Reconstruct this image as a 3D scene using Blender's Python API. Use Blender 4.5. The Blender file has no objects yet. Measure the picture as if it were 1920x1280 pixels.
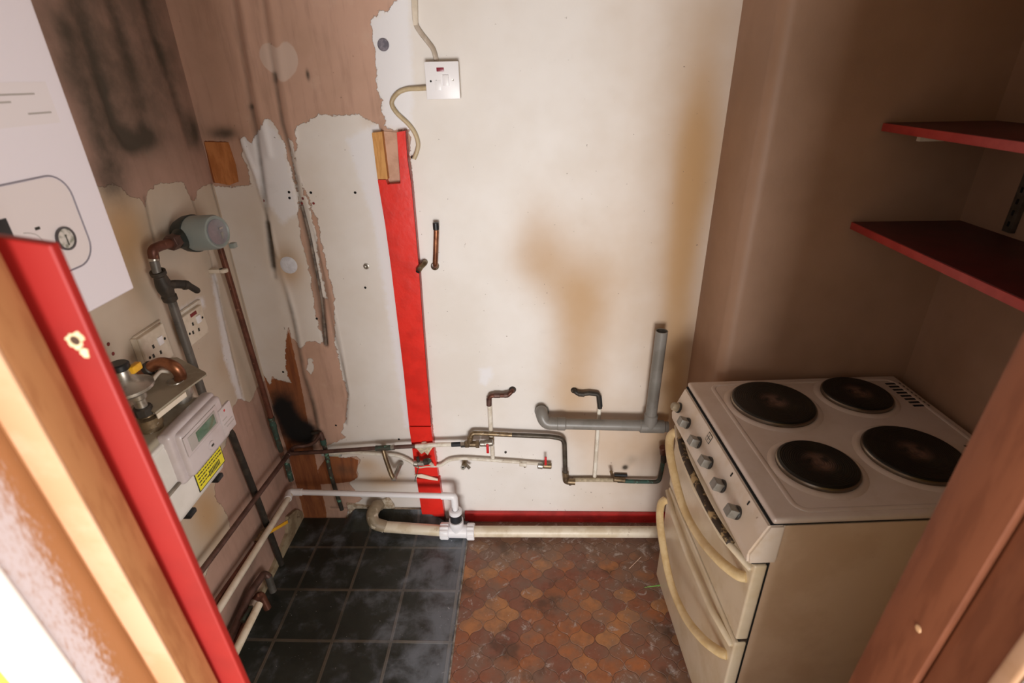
import bpy, bmesh, math, random
import numpy as np
from mathutils import Vector, Matrix
random.seed(4)
S = bpy.context.scene
COL = S.collection
# ---------------------------------------------------------------- camera
H = 1.70                      # lens height
FPX = 1001.78
RM = np.array([[0.99939104, -0.00517613, -0.03450721],
               [0.02856933, -0.44639583, 0.89437942],
               [-0.0200333, -0.89482063, -0.44597612]])   # world <- (right, down, forward)
cam = bpy.data.cameras.new('camera'); co = bpy.data.objects.new('camera', cam); COL.objects.link(co)
M4 = Matrix.Identity(4)
for i in range(3):
    M4[i][0] = RM[i][0]; M4[i][1] = -RM[i][1]; M4[i][2] = -RM[i][2]
M4[2][3] = H
co.matrix_world = M4
cam.sensor_width = 36; cam.lens = FPX * 36 / 1920; cam.clip_start = 0.02
cam.dof.use_dof = True; cam.dof.focus_distance = 1.9; cam.dof.aperture_fstop = 4.5
S.camera = co
# ---------------------------------------------------------------- world, light, exposure
w = bpy.data.worlds.new('world'); S.world = w; w.use_nodes = True
bgn = w.node_tree.nodes['Background']; bgn.inputs[0].default_value = (1.0, 0.96, 0.935, 1); bgn.inputs[1].default_value = 0.6
def area(name, loc, target, sx, sy, power, col):
    l = bpy.data.lights.new(name, 'AREA'); l.shape = 'RECTANGLE'; l.size = sx; l.size_y = sy; l.energy = power; l.color = col
    o = bpy.data.objects.new(name, l); COL.objects.link(o); o.location = loc
    o.rotation_euler = (Vector(target) - Vector(loc)).to_track_quat('-Z', 'Y').to_euler(); return o
area('hall_window_light', (0.10, -1.9, 0.75), (-0.1, 1.7, 0.9), 0.95, 0.8, 54, (1.0, 0.98, 0.965))
area('left_wall_fill', (1.75, -0.95, 1.25), (-0.9, 1.2, 1.0), 0.9, 1.2, 34, (1.0, 0.95, 0.91))  # unseen fill added to brighten the left wall
S.view_settings.view_transform = 'Standard'; S.view_settings.look = 'None'
S.view_settings.gamma = 1; S.view_settings.use_curve_mapping = False
S.view_settings.exposure = 0.66
# ---------------------------------------------------------------- dimensions
D = 1.708       # back wall
YA = 1.440      # chimney breast face
XI = 0.575      # side of the breast
XL = -1.0       # left wall
XR = 1.135      # right wall
ZC = 2.40
Y0, Y1 = 0.30, 0.44   # wall with the doorway
def ray(px, py): return RM @ np.array([px - 960., py - 640., FPX])
def wY(px, py, y=D):
    r = ray(px, py); t = y / r[1]; return Vector((r[0]*t, y, H + r[2]*t))
def wX(px, py, x=XL):
    r = ray(px, py); t = x / r[0]; return Vector((x, r[1]*t, H + r[2]*t))
def wZ(px, py, z=0.):
    r = ray(px, py); t = (z - H) / r[2]; return Vector((r[0]*t, r[1]*t, z))
# ---------------------------------------------------------------- materials
def srgb(c):
    if isinstance(c, str): c = [int(c[i:i+2], 16) for i in (0, 2, 4)]
    out = []
    for v in c:
        v = v / 255.; out.append(v / 12.92 if v <= .04045 else ((v + .055) / 1.055) ** 2.4)
    return tuple(out) + (1,)
class NT:
    def __init__(s, name):
        s.m = bpy.data.materials.new(name); s.m.use_nodes = True; s.t = s.m.node_tree; s.b = s.t.nodes['Principled BSDF']
        s.co = None
    def n(s, typ, **k):
        nd = s.t.nodes.new(typ)
        for a, b in k.items(): setattr(nd, a, b)
        return nd
    def link(s, a, b): s.t.links.new(a, b)
    def put(s, inp, v):
        if v is None: return
        if hasattr(v, 'is_output') or hasattr(v, 'links'): s.link(v, inp)
        else: inp.default_value = v
    def obj(s):
        if s.co is None: s.co = s.n('ShaderNodeTexCoord').outputs['Object']
        return s.co
    def math(s, op, a, b=None, c=None):
        nd = s.n('ShaderNodeMath', operation=op); s.put(nd.inputs[0], a); s.put(nd.inputs[1], b)
        if c is not None: s.put(nd.inputs[2], c)
        return nd.outputs[0]
    def mix(s, f, a, b, blend='MIX'):
        nd = s.n('ShaderNodeMix', data_type='RGBA', blend_type=blend); s.put(nd.inputs[0], f); s.put(nd.inputs[6], a); s.put(nd.inputs[7], b)
        return nd.outputs[2]
    def noise(s, scale, detail=4, rough=.55, vec=None, dist=0., stretch=None):
        nd = s.n('ShaderNodeTexNoise'); v = vec or s.obj()
        if stretch:
            mp = s.n('ShaderNodeMapping'); mp.inputs['Scale'].default_value = stretch; s.link(v, mp.inputs[0]); v = mp.outputs[0]
        s.link(v, nd.inputs['Vector']); nd.inputs['Scale'].default_value = scale; nd.inputs['Detail'].default_value = detail
        nd.inputs['Roughness'].default_value = rough; nd.inputs['Distortion'].default_value = dist
        return nd.outputs['Fac']
    def ramp(s, v, lo, hi, a=0., b=1.):
        nd = s.n('ShaderNodeMapRange'); nd.interpolation_type = 'SMOOTHSTEP'; s.put(nd.inputs[0], v)
        for i, x in zip((1, 2, 3, 4), (lo, hi, a, b)): nd.inputs[i].default_value = x
        return nd.outputs[0]
    def attr(s, name): return s.n('ShaderNodeAttribute', attribute_name=name).outputs['Fac']
    def bump(s, h, dist, strength=1.):
        nd = s.n('ShaderNodeBump'); nd.inputs['Distance'].default_value = dist; nd.inputs['Strength'].default_value = strength
        s.link(h, nd.inputs['Height']); s.link(nd.outputs[0], s.b.inputs['Normal'])
def mat(name, c1, c2=None, rough=.5, metal=0., scale=25., lo=.42, hi=.62, bump=0., bscale=None, stretch=None, c3=None, coat=0., s3=70., lo3=.6):
    n = NT(name)
    col = srgb(c1)
    if c2 is not None:
        f = n.ramp(n.noise(scale, 5, .6, stretch=stretch), lo, hi); col = n.mix(f, srgb(c1), srgb(c2))
    if c3 is not None:
        f = n.ramp(n.noise(s3, 4, .6), lo3, lo3 + .07); col = n.mix(f, col, srgb(c3))
    n.put(n.b.inputs['Base Color'], col)
    n.b.inputs['Roughness'].default_value = rough; n.b.inputs['Metallic'].default_value = metal
    if coat: n.b.inputs['Coat Weight'].default_value = coat
    if bump: n.bump(n.noise(bscale or scale * 3, 4), bump)
    return n.m
M = {}
M['red'] = mat('red_gloss_paint', 'e62d22', 'd4271d', .32, scale=9, bump=.0015, bscale=18, c3='e8604f', s3=45, lo3=.72)
M['red_dark'] = mat('red_edge_paint', 'b0504a', 'a83a34', .45, scale=40, c3='caa79a', s3=60, lo3=.6)
M['red_jamb'] = mat('red_post_paint', '92160f', '88130d', .55, scale=6)
M['red_shelf'] = mat('red_shelf_paint', '571c1b', '4c1817', .5, scale=9)
M['skirt_red'] = mat('red_skirting_paint', 'c92f2c', 'b02422', .35, scale=12, c3='d98880', s3=60, lo3=.7)
M['brown'] = mat('brown_stained_wood', '9a6840', '8c5a35', .5, scale=14, stretch=(6, 6, 1))
M['brown_r'] = mat('brown_wood_right', '8a5033', '7d462b', .55, scale=10, stretch=(6, 6, 1))
M['cream_wood'] = mat('cream_jamb_paint', 'cba07f', 'c0946f', .5, scale=12)
M['white_gloss'] = mat('white_architrave', 'f4f4f2', None, .4)
M['yellow_wall'] = mat('yellow_hall_paint', 'e8d24a', 'dcc544', .7)
M['bare_wood'] = mat('bare_pine', 'd29a55', 'bf843f', .6, scale=18, stretch=(8, 8, 1))
M['orange_wood'] = mat('orange_wood', 'c27e48', 'aa6835', .6, scale=10, stretch=(4, 4, 1))
M['white_plastic'] = mat('white_plastic', 'f0eef0', None, .35)
M['old_plastic'] = mat('aged_white_plastic', 'ded2c0', 'cfc2ae', .4, scale=18)
M['waste'] = mat('aged_waste_pipe', 'e3d6c0', 'd3c2a6', .4, scale=14, c3='b9a48a', s3=24, lo3=.62)
M['waste_dirty'] = mat('grubby_waste_elbow', 'a09078', '84765f', .5, scale=18, c3='cfc3ae', s3=30, lo3=.58)
M['grey_pipe'] = mat('grey_waste_plastic', '84807a', '77736c', .38, scale=12)
M['black'] = mat('black_plastic', '15171a', None, .4)
M['black_soft'] = mat('black_rubber', '181a1e', '24262a', .6)
M['copper'] = mat('dull_copper', '74493a', '5c382c', .45, .5, scale=20, c3='8f6450', s3=40, lo3=.62)
M['copper_bright'] = mat('bright_copper', 'a06a4a', '784a34', .35, .7, scale=20)
M['copper_brown'] = mat('brown_tarnished_copper', '6b5048', '574038', .5, .45, scale=24)
M['verdigris'] = mat('verdigris_copper', '3c5a50', '4a4238', .6, .3, scale=26, c3='7fb09c', s3=60, lo3=.6)
M['painted_pipe'] = mat('cream_painted_pipe', 'e4ddcf', 'cfc4b2', .45, scale=30, c3='8a7460', s3=60, lo3=.66)
M['iron'] = mat('dark_iron', '3b3732', '4c453d', .55, .45, scale=30)
M['lead'] = mat('grey_steel_pipe', '6e6a64', '5b5751', .5, .4, scale=22)
M['brass'] = mat('dull_brass', '8a775c', '6b5a45', .42, .7, scale=40, c3='c9c4b8', s3=60, lo3=.62)
M['chrome'] = mat('chrome', 'c9c9c6', None, .18, 1.)
M['nickel'] = mat('nickel_fitting', 'b8b3aa', '9a948a', .35, .8, scale=40)
M['solder'] = mat('solder_blob', 'a9a69f', '8d8a80', .45, .6, scale=60)
M['lever_red'] = mat('red_lever', 'c8262a', None, .35)
M['yellow'] = mat('yellow_plastic', 'e8b02a', 'd69a20', .45, scale=30)
M['yellow_label'] = mat('yellow_label', 'e8dc2c', None, .45)
M['ink'] = mat('black_print', '2a2a22', None, .6)
M['ink_grey'] = mat('grey_print', 'aca5a0', None, .6)
M['lcd'] = mat('lcd_glass', '5d7a62', '4d6a55', .15)
M['meter_grey'] = mat('meter_body_paint', 'e2ded8', 'd8d4cd', .38, scale=6)
M['meter_top'] = mat('meter_top_dusty', 'a39a88', '8f8674', .5, scale=14)
M['meter_module'] = mat('meter_module_plastic', 'c9bfc0', 'c0b5b4', .3, scale=9)
M['cap_grey'] = mat('grey_cap_plastic', '97a29f', '8d9794', .32, scale=8)
M['cap_glass'] = mat('clear_dial_window', '8d8f93', '7f8085', .12, scale=12)
M['meter_green'] = mat('dark_green_casting', '1c2420', '262c28', .5, scale=16)
M['boiler'] = mat('boiler_enamel', 'e6dfe6', None, .28)
M['boiler_panel'] = mat('boiler_panel_plastic', 'e0d6d6', None, .35)
M['hob'] = mat('hob_enamel', 'd5c5bb', 'cdbbae', .26, scale=7, coat=.2)
M['cook_side'] = mat('cooker_side_enamel', 'd3b79c', 'c8aa8e', .45, scale=5)
M['cook_front'] = mat('cooker_door_enamel', 'e0cfb4', 'd6c2a2', .3, scale=8, coat=.15)
M['fascia'] = mat('cooker_fascia_enamel', 'e0d0c0', 'd8c4ae', .3, scale=12, c3='8a6a4a', s3=26, lo3=.7)
M['handle_cream'] = mat('cream_handle', 'e6cc9c', 'd8ba86', .35, scale=20)
M['grime'] = mat('burnt_grime', '4a3626', '221a14', .7, scale=60)
M['knob'] = mat('grey_knob', '8e8a82', '7c776e', .35, .3, scale=30)
M['knob_dark'] = mat('dark_knob_skirt', '2c2824', None, .4)
M['skirt_dirty'] = mat('grubby_skirting_wood', 'a8987c', '8c7a60', .6, scale=20, c3='6e5a46', s3=30, lo3=.6)
M['hole'] = mat('dark_hole', '0c0a09', None, .9)
M['plug'] = mat('rawl_plug', '8a2f2a', '5a2420', .7)
M['grass'] = mat('green_strip', '7fc75a', None, .5)
M['steel_strip'] = mat('slotted_steel', '6e655a', '5c5348', .45, .6, scale=30)
M['plate_seal'] = mat('plate_rim_steel', '8d8378', None, .3, .9)
M['filler'] = mat('white_filler', 'dcdde4', 'cfcfd6', .8, scale=40, bump=.002)
M['rubble'] = mat('plaster_rubble', 'cfc2ae', 'a8957c', .9, scale=50, bump=.003)
M['raw_plaster'] = mat('raw_pink_plaster', 'cfa890', 'c09880', .85, scale=18, bump=.0015, bscale=30)
# cast iron hot plate: dark with a worn, rusty centre
def plate_mat():
    n = NT('cast_iron_plate'); g = n.n('ShaderNodeVectorMath', operation='LENGTH'); n.link(n.obj(), g.inputs[0])
    r = g.outputs['Value']; ns = n.noise(28, 5)
    f = n.math('MULTIPLY', n.ramp(r, .006, .050, 1.2, 0.), n.ramp(ns, .35, .6))
    c = n.mix(n.ramp(n.noise(14, 5), .5, .75), srgb('14130f'), srgb('232219'))
    c = n.mix(n.math('MULTIPLY', f, .75), c, srgb('8a6a5c')); n.put(n.b.inputs['Base Color'], c)
    n.b.inputs['Roughness'].default_value = .42; n.b.inputs['Metallic'].default_value = .0
    wv = n.math('SINE', n.math('MULTIPLY', r, 1400.)); n.bump(wv, .0004, .6)
    return n.m
M['plate'] = plate_mat()
def rough_overpaint():   # brown jamb with brushed white overspill
    n = NT('brushed_jamb'); 
    f = n.ramp(n.noise(160, 6, .7, stretch=(1, 2., .6)), .15, .85)
    y = n.n('ShaderNodeSeparateXYZ'); n.link(n.obj(), y.inputs[0])
    e = n.math('ADD', n.ramp(y.outputs['Y'], .302, .338, .55, -.35), f)
    n.put(n.b.inputs['Base Color'], n.mix(n.ramp(e, .35, 1.15), srgb('9a6840'), srgb('beb0b0'))); n.b.inputs['Roughness'].default_value = .5
    return n.m
M['jamb_rough'] = rough_overpaint()
# ---------------------------------------------------------------- mesh helpers
def newobj(name, me, m=None, parent=None, smooth=None):
    o = bpy.data.objects.new(name, me); COL.objects.link(o)
    if m is not None:
        for x in (m if isinstance(m, (list, tuple)) else [m]): me.materials.append(M[x] if isinstance(x, str) else x)
    if parent is not None: o.parent = parent
    return o
def from_bm(name, bm, m, parent=None, smooth=False, angle=None):
    bmesh.ops.recalc_face_normals(bm, faces=bm.faces)
    me = bpy.data.meshes.new(name); bm.to_mesh(me); bm.free()
    if smooth:
        for p in me.polygons: p.use_smooth = True
        if angle: me.set_sharp_from_angle(angle=math.radians(angle))
    return newobj(name, me, m, parent)
def thing(name, label, cat, loc=(0, 0, 0), group=None, rz=0.):
    o = bpy.data.objects.new(name, None); COL.objects.link(o); o.location = loc; o.rotation_euler = (0, 0, rz)
    o.empty_display_size = .05
    tag(o, label, cat, group); bpy.context.view_layer.update(); return o
def tag(o, label, cat, group=None):
    o['label'] = label; o['category'] = cat
    if group: o['group'] = group
    return o
def rel(o):        # keep world placement of a freshly built part under a placed empty
    p = o.parent
    if p is not None:
        def world(q):
            m = q.matrix_parent_inverse @ Matrix.LocRotScale(q.location, q.rotation_euler, q.scale) if q.parent else Matrix.LocRotScale(q.location, q.rotation_euler, q.scale)
            return world(q.parent) @ m if q.parent else m
        o.matrix_parent_inverse = world(p).inverted()
    return o
def box(bm, lo, hi, bev=0., seg=2, mtx=None):
    r = bmesh.ops.create_cube(bm, size=1.)
    vs = r['verts']
    for v in vs: v.co = Vector([lo[i] + (v.co[i] + .5) * (hi[i] - lo[i]) for i in range(3)])
    if bev > 0:
        es = list({e for v in vs for e in v.link_edges})
        rr = bmesh.ops.bevel(bm, geom=es, offset=bev, segments=seg, affect='EDGES', profile=.6)
        vs = list({v for f in rr['faces'] for v in f.verts} | {v for v in vs if v.is_valid})
    if mtx is not None:
        for v in vs: v.co = mtx @ v.co
    return vs
def boxo(name, lo, hi, m, parent=None, bev=.002, seg=2, mtx=None):
    bm = bmesh.new(); box(bm, lo, hi, bev, seg, mtx); o = from_bm(name, bm, m, parent, smooth=bev > 0, angle=40); return rel(o)
def fillet(pts, r, n=6):
    pts = [Vector(p) for p in pts]; out = [pts[0]]
    for i in range(1, len(pts) - 1):
        a, b, c = pts[i-1], pts[i], pts[i+1]; u = (a - b); v = (c - b); lu, lv = u.length, v.length; u.normalize(); v.normalize()
        ang = u.angle(v)
        if ang > 3.05: out.append(b); continue
        d = min(r / math.tan(ang / 2), lu * .49, lv * .49)
        p0, p1 = b + u * d, b + v * d
        for k in range(n + 1):
            t = k / n; out.append((p0 * (1 - t) ** 2) + (b * 2 * t * (1 - t)) + (p1 * t * t))
    out.append(pts[-1]); return out
def spline(pts, n=8):
    P = [Vector(p) for p in pts]; P = [P[0] * 2 - P[1]] + P + [P[-1] * 2 - P[-2]]; out = []
    for i in range(1, len(P) - 2):
        for k in range(n):
            t = k / n; a, b, c, d = P[i-1:i+3]
            out.append(.5 * ((2 * b) + (c - a) * t + (2 * a - 5 * b + 4 * c - d) * t * t + (3 * b - a - 3 * c + d) * t ** 3))
    out.append(P[-2]); return out
def sweep(bm, pts, rad, n=14, cap=True, sx=1., sy=1., wall=0.):
    pts = [Vector(p) for p in pts]; N = len(pts)
    rs = rad if isinstance(rad, (list, tuple)) else [rad] * N
    T = []
    for i in range(N):
        t = (pts[min(i+1, N-1)] - pts[max(i-1, 0)]); T.append(t.normalized())
    u = T[0].orthogonal().normalized()
    if abs(T[0].z) < .9: u = T[0].cross(Vector((0, 0, 1))).normalized()
    rings = []
    for i in range(N):
        if i: u = (u - T[i] * u.dot(T[i])).normalized()
        v = T[i].cross(u)
        rings.append([bm.verts.new(pts[i] + (u * math.cos(2*math.pi*k/n) * sx + v * math.sin(2*math.pi*k/n) * sy) * rs[i]) for k in range(n)])
    for a, b in zip(rings, rings[1:]):
        for k in range(n): bm.faces.new((a[k], a[(k+1) % n], b[(k+1) % n], b[k]))
    if cap: bm.faces.new(rings[0][::-1]); bm.faces.new(rings[-1])
    return rings
def tube(name, pts, r, m, parent=None, n=14, cap=True, sx=1., sy=1.):
    bm = bmesh.new(); sweep(bm, pts, r, n, cap, sx, sy); return rel(from_bm(name, bm, m, parent, smooth=True, angle=50))
def lathe_bm(bm, prof, base, axis, n=24, flat=None):
    base = Vector(base); axis = Vector(axis).normalized(); u = axis.orthogonal().normalized(); v = axis.cross(u)
    rings = []
    for h, r in prof:
        if r < 1e-6: rings.append([bm.verts.new(base + axis * h)])
        else: rings.append([bm.verts.new(base + axis * h + (u * math.cos(2*math.pi*k/n) + v * math.sin(2*math.pi*k/n)) * r) for k in range(n)])
    for a, b in zip(rings, rings[1:]):
        if len(a) == 1 and len(b) == 1: continue
        for k in range(n):
            q = (k + 1) % n
            if len(a) == 1: bm.faces.new((a[0], b[q], b[k]))
            elif len(b) == 1: bm.faces.new((a[k], a[q], b[0]))
            else: bm.faces.new((a[k], a[q], b[q], b[k]))
    return rings
def lathe(name, prof, base, axis, m, parent=None, n=24):
    bm = bmesh.new(); lathe_bm(bm, prof, base, axis, n); return rel(from_bm(name, bm, m, parent, smooth=True, angle=35))
def cyl(name, a, b, r, m, parent=None, n=20, bev=.0):
    a = Vector(a); b = Vector(b); L = (b - a).length; e = bev or min(r * .15, L * .2)
    return lathe(name, [(0, 0), (0, r - e), (e, r), (L - e, r), (L, r - e), (L, 0)], a, b - a, m, parent, n)
def nut(name, a, b, r, m, parent=None): return cyl(name, a, b, r, m, parent, n=6, bev=r * .06)
def prism(bm, pts, off):     # closed outline extruded by vector off
    vs = [bm.verts.new(Vector(p)) for p in pts]; f = bm.faces.new(vs)
    r = bmesh.ops.extrude_face_region(bm, geom=[f]); nv = [v for v in r['geom'] if isinstance(v, bmesh.types.BMVert)]
    for v in nv: v.co += Vector(off)
    bmesh.ops.triangulate(bm, faces=[g for g in bm.faces if len(g.verts) > 4])
def struct(o): o['kind'] = 'structure'; return o

# ---------------------------------------------------------------- wall relief: signed-distance fields from outlines
def sdf(U, V, poly):        # >0 inside, metres
    P = np.array(poly); n = len(P); d = np.full(U.shape, 1e9); ins = np.zeros(U.shape, bool)
    for i in range(n):
        x0, y0 = P[i]; x1, y1 = P[(i+1) % n]; ex, ey = x1-x0, y1-y0; L = ex*ex+ey*ey + 1e-12
        t = np.clip(((U-x0)*ex + (V-y0)*ey) / L, 0, 1); d = np.minimum(d, (U-x0-t*ex)**2 + (V-y0-t*ey)**2)
        c = ((y0 > V) != (y1 > V)); xx = x0 + (V-y0) * ex / (ey if abs(ey) > 1e-12 else 1e-12); ins ^= c & (U < xx)
    return np.where(ins, 1, -1) * np.sqrt(d)
def linedist(U, V, pts):    # distance to a polyline and position along it 0..1
    P = np.array(pts); d = np.full(U.shape, 1e9); tt = np.zeros(U.shape); n = len(P) - 1
    for i in range(n):
        x0, y0 = P[i]; x1, y1 = P[i+1]; ex, ey = x1-x0, y1-y0; L = ex*ex+ey*ey + 1e-12
        t = np.clip(((U-x0)*ex + (V-y0)*ey) / L, 0, 1); q = np.sqrt((U-x0-t*ex)**2 + (V-y0-t*ey)**2)
        m = q < d; d = np.where(m, q, d); tt = np.where(m, (i+t)/n, tt)
    return d, tt
class WallGrid:
    def __init__(s, u0, u1, v0, v1, step, place, conv):
        s.nu = int((u1-u0)/step) + 1; s.nv = int((v1-v0)/step) + 1
        s.U, s.V = np.meshgrid(np.linspace(u0, u1, s.nu), np.linspace(v0, v1, s.nv)); s.place = place; s.conv = conv
        s.h = np.zeros(s.U.shape); s.att = {}
    def px(s, pts): return [s.conv(*p) for p in pts]
    def region(s, name, *polys):
        f = np.full(s.U.shape, -1.)
        for p in polys: f = np.maximum(f, sdf(s.U, s.V, s.px(p)))
        s.att[name] = np.maximum(s.att[name], f) if name in s.att else f; return f
    def cut(s, name, *polys):
        for p in polys: s.att[name] = np.minimum(s.att[name], -sdf(s.U, s.V, s.px(p)))
    def line(s, pts, wid, height=0., att=None, amt=1., fade=None):
        d, t = linedist(s.U, s.V, s.px(pts)); g = np.exp(-(d/wid)**2)
        if fade: g = g * np.clip((t-fade[0])/(fade[1]-fade[0]), 0, 1)
        s.h += g * height
        if att: s.att[att] = s.att.get(att, np.zeros(s.U.shape)) + g * amt
    def blob(s, att, p, ru, rv, amt, power=2):
        u, v = s.conv(*p); g = np.exp(-(((s.U-u)/ru)**2 + ((s.V-v)/rv)**2) ** (power/2)); s.att[att] = s.att.get(att, np.zeros(s.U.shape)) + g * amt
    def build(s, name, m):
        X = s.place(s.U.ravel(), s.V.ravel(), s.h.ravel()); nu, nv = s.nu, s.nv
        idx = np.arange(nu*nv).reshape(nv, nu)
        q = np.stack([idx[:-1, :-1], idx[:-1, 1:], idx[1:, 1:], idx[1:, :-1]], -1).reshape(-1, 4)
        me = bpy.data.meshes.new(name); me.vertices.add(nu*nv); me.vertices.foreach_set('co', X.astype(np.float32).ravel())
        me.loops.add(q.size); me.loops.foreach_set('vertex_index', q.ravel().astype(np.int32))
        me.polygons.add(len(q)); me.polygons.foreach_set('loop_start', (np.arange(len(q))*4).astype(np.int32))
        me.polygons.foreach_set('use_smooth', np.ones(len(q), bool))
        me.update(calc_edges=True)
        for k, a in s.att.items():
            at = me.attributes.new(k, 'FLOAT', 'POINT'); at.data.foreach_set('value', a.ravel().astype(np.float32))
        return newobj(name, me, m)
def wall_mat(name, plaster, plaster2, paint, paint2, board=False):
    n = NT(name)
    jag = n.math('MULTIPLY', n.math('SUBTRACT', n.noise(42, 6, .7), .5), .030)
    jag2 = n.math('MULTIPLY', n.math('SUBTRACT', n.noise(130, 3, .6), .5), .007)
    j = n.math('ADD', jag, jag2)
    pm = n.ramp(n.math('ADD', n.attr('paint'), j), -.0012, .0012)
    wm = n.ramp(n.math('ADD', n.attr('white'), n.math('MULTIPLY', j, 1.2)), -.012, .012)
    big = n.noise(3.2, 4, .6); med = n.noise(14, 5, .6); fine = n.noise(60, 4, .6); streak = n.noise(7, 4, .6, stretch=(6, 6, .7))
    c = n.mix(n.ramp(big, .35, .7), srgb(plaster), srgb(plaster2))
    c = n.mix(n.ramp(streak, .45, .75, 0., .35), c, srgb('8d6f60'))
    c = n.mix(n.ramp(med, .55, .8, 0., .4), c, srgb('d6b8a4')); c = n.mix(n.ramp(n.math('ADD', n.attr('pale'), n.math('MULTIPLY', n.math('SUBTRACT', med, .5), .6)), .35, .6, 0., .8), c, srgb('d2bcae'))
    if board:
        bmask = n.ramp(n.math('ADD', n.attr('board'), n.math('MULTIPLY', j, .35)), -.001, .001)
        bc = n.mix(n.ramp(streak, .4, .7), srgb('9a5c34'), srgb('7c4528')); bc = n.mix(n.ramp(med, .62, .75, 0., .6), bc, srgb('a9714a'))
        c = n.mix(bmask, c, bc)
    p = n.mix(n.ramp(big, .3, .7), srgb(paint), srgb(paint2))
    p = n.mix(n.ramp(n.math('ADD', n.attr('yellow'), n.math('MULTIPLY', n.math('SUBTRACT', big, .5), .25)), .02, 1.), p, srgb('bb9362'))
    p = n.mix(n.math('MULTIPLY', wm, .85), p, srgb('eae9ec'))
    c = n.mix(pm, c, p)
    # small chips, scuffs
    c = n.mix(n.ramp(n.math('ADD', n.noise(95, 2, .5), n.math('MULTIPLY', n.attr('scuff'), .10)), .765, .785, 0., .75), c, srgb('6f5a4c'))
    st = n.math('ADD', n.attr('stain_shade'), n.math('MULTIPLY', n.math('SUBTRACT', med, .5), n.math('MULTIPLY', n.attr('stain_shade'), 1.1)))
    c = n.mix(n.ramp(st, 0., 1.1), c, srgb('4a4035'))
    c = n.mix(n.ramp(n.math('ADD', n.attr('soot'), n.math('MULTIPLY', n.math('SUBTRACT', med, .5), 1.0)), .12, 1.15), c, srgb('0d0a08'))
    n.put(n.b.inputs['Base Color'], c); n.put(n.b.inputs['Roughness'], n.ramp(pm, 0, 1, .85, .5))
    h = n.math('ADD', n.math('MULTIPLY', pm, 1.), n.math('ADD', n.math('MULTIPLY', fine, .12), n.math('MULTIPLY', med, .35)))
    n.bump(h, .0016)
    return n.m
ZERO = 'pale stain soot yellow scuff white paint board'.split()

# ================================================================ STRUCTURE
# ---- back wall
bw = WallGrid(XL, XI, 0., ZC, .0045, lambda u, v, h: np.stack([u, D - h, v], -1), lambda px, py: (wY(px, py)[0], wY(px, py)[2]))
bw.region('paint',
  [(748,-40),(745,0),(735,10),(725,20),(710,22),(698,38),(697,62),(703,92),(705,130),(708,172),(716,188),(714,202),(722,215),(722,235),(740,245),(768,243),(770,300),(800,700),(835,990),(1250,1010),(1420,-60),(1380,-60)],
  [(395,347),(432,350),(470,345),(466,318),(455,292),(452,262),(457,250),(464,262),(472,270),(480,248),(500,224),(508,224),(522,250),(533,268),(540,300),(558,375),(561,430),(582,520),(594,600),(606,640),(600,646),(590,640),(575,640),(566,652),(556,640),(545,630),(541,612),(535,640),(536,690),(544,716),(520,712),(510,705),(506,720),(498,708),(470,670),(425,500),(385,400)],
  [(540,262),(549,262),(552,290),(562,330),(569,365),(578,375),(590,430),(600,500),(612,560),(606,560),(590,480),(572,420),(560,380),(552,330)],
  [(556,262),(555,236),(580,226),(598,212),(640,217),(672,211),(680,222),(712,232),(730,345),(765,600),(795,800),(800,870),(810,975),(650,972),(652,952),(680,935),(662,915),(655,905),(672,895),(670,880),(676,862),(668,855),(640,858),(600,850),(607,838),(648,820),(640,810),(648,790),(652,740),(640,700),(628,640),(627,560),(609,480),(596,420),(581,372),(560,330),(553,300)],
  [(577,672),(585,672),(588,690),(582,702),(576,692)])
bw.cut('paint', [(385,262),(445,262),(458,300),(470,345),(432,348),(400,343)])
bw.region('white', [(745,-20),(720,20),(698,38),(697,62),(705,150),(715,185),(722,235),(770,245),(775,160),(768,60),(765,-20)],
  [(650,262),(690,240),(710,232),(730,345),(765,600),(790,800),(760,800),(735,640),(700,420)],
  [(452,262),(500,226),(533,268),(545,330),(560,400),(530,420),(500,380),(475,330)],
  [(900,692),(918,688),(926,702),(912,722),(898,716)])
bw.region('board', [(490,690),(505,712),(530,706),(536,640),(541,618),(560,700),(585,830),(612,960),(612,990),(560,990),(570,965),(540,850)],
  [(382,264),(428,266),(446,338),(430,347),(398,342)], [(596,880),(612,856),(640,850),(672,862),(668,885),(672,900),(640,905),(600,908)])
for p, wd, hh, am, fd in [([(433,-20),(455,110),(470,200)], .008, -.004, .35, None), ([(470,200),(480,250),(497,375),(515,520)], .009, -.006, .55, None),
    ([(490,-20),(505,90),(515,150)], .008, -.004, .3, None), ([(513,140),(528,230),(545,290),(560,370),(575,440),(596,560),(609,645)], .008, -.007, .6, None),
    ([(575,372),(590,430),(600,490),(625,620),(640,680),(652,740),(648,795)], .006, -.005, .5, (.1,.4)),
    ([(497,376),(512,440),(524,500),(540,550),(553,600),(572,700),(590,760),(603,830)], .009, .008, .6, (.2,.5)), ([(605,560),(612,648)], .006, -.008, .7, None), ([(452,260),(480,330),(500,400),(520,480)], .006, .006, .15, None), ([(560,330),(580,400),(600,480),(622,560),(640,650),(655,740)], .004, .003, .3, None), ([(500,420),(510,500)], .010, -.004, .5, None)]:
    bw.line(p, wd, hh, 'stain_shade', am, fd)  # dirt plus groove and ridge shading painted along the chases
bw.line([(450,-20),(468,100),(488,210),(505,290)], .012, .006); bw.line([(505,-20),(530,150),(552,260)], .012, .005)
bw.blob('soot', (532,765), .060, .085, 1.25, 2.6); bw.blob('soot', (556,812), .075, .065, 1.1, 2.4); bw.blob('soot', (583,838), .035, .05, .7)
bw.blob('soot', (575,800), .04, .05, .7); bw.blob('soot', (543,850), .05, .02, .5); bw.blob('stain_shade', (545,760), .09, .12, .5)
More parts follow.
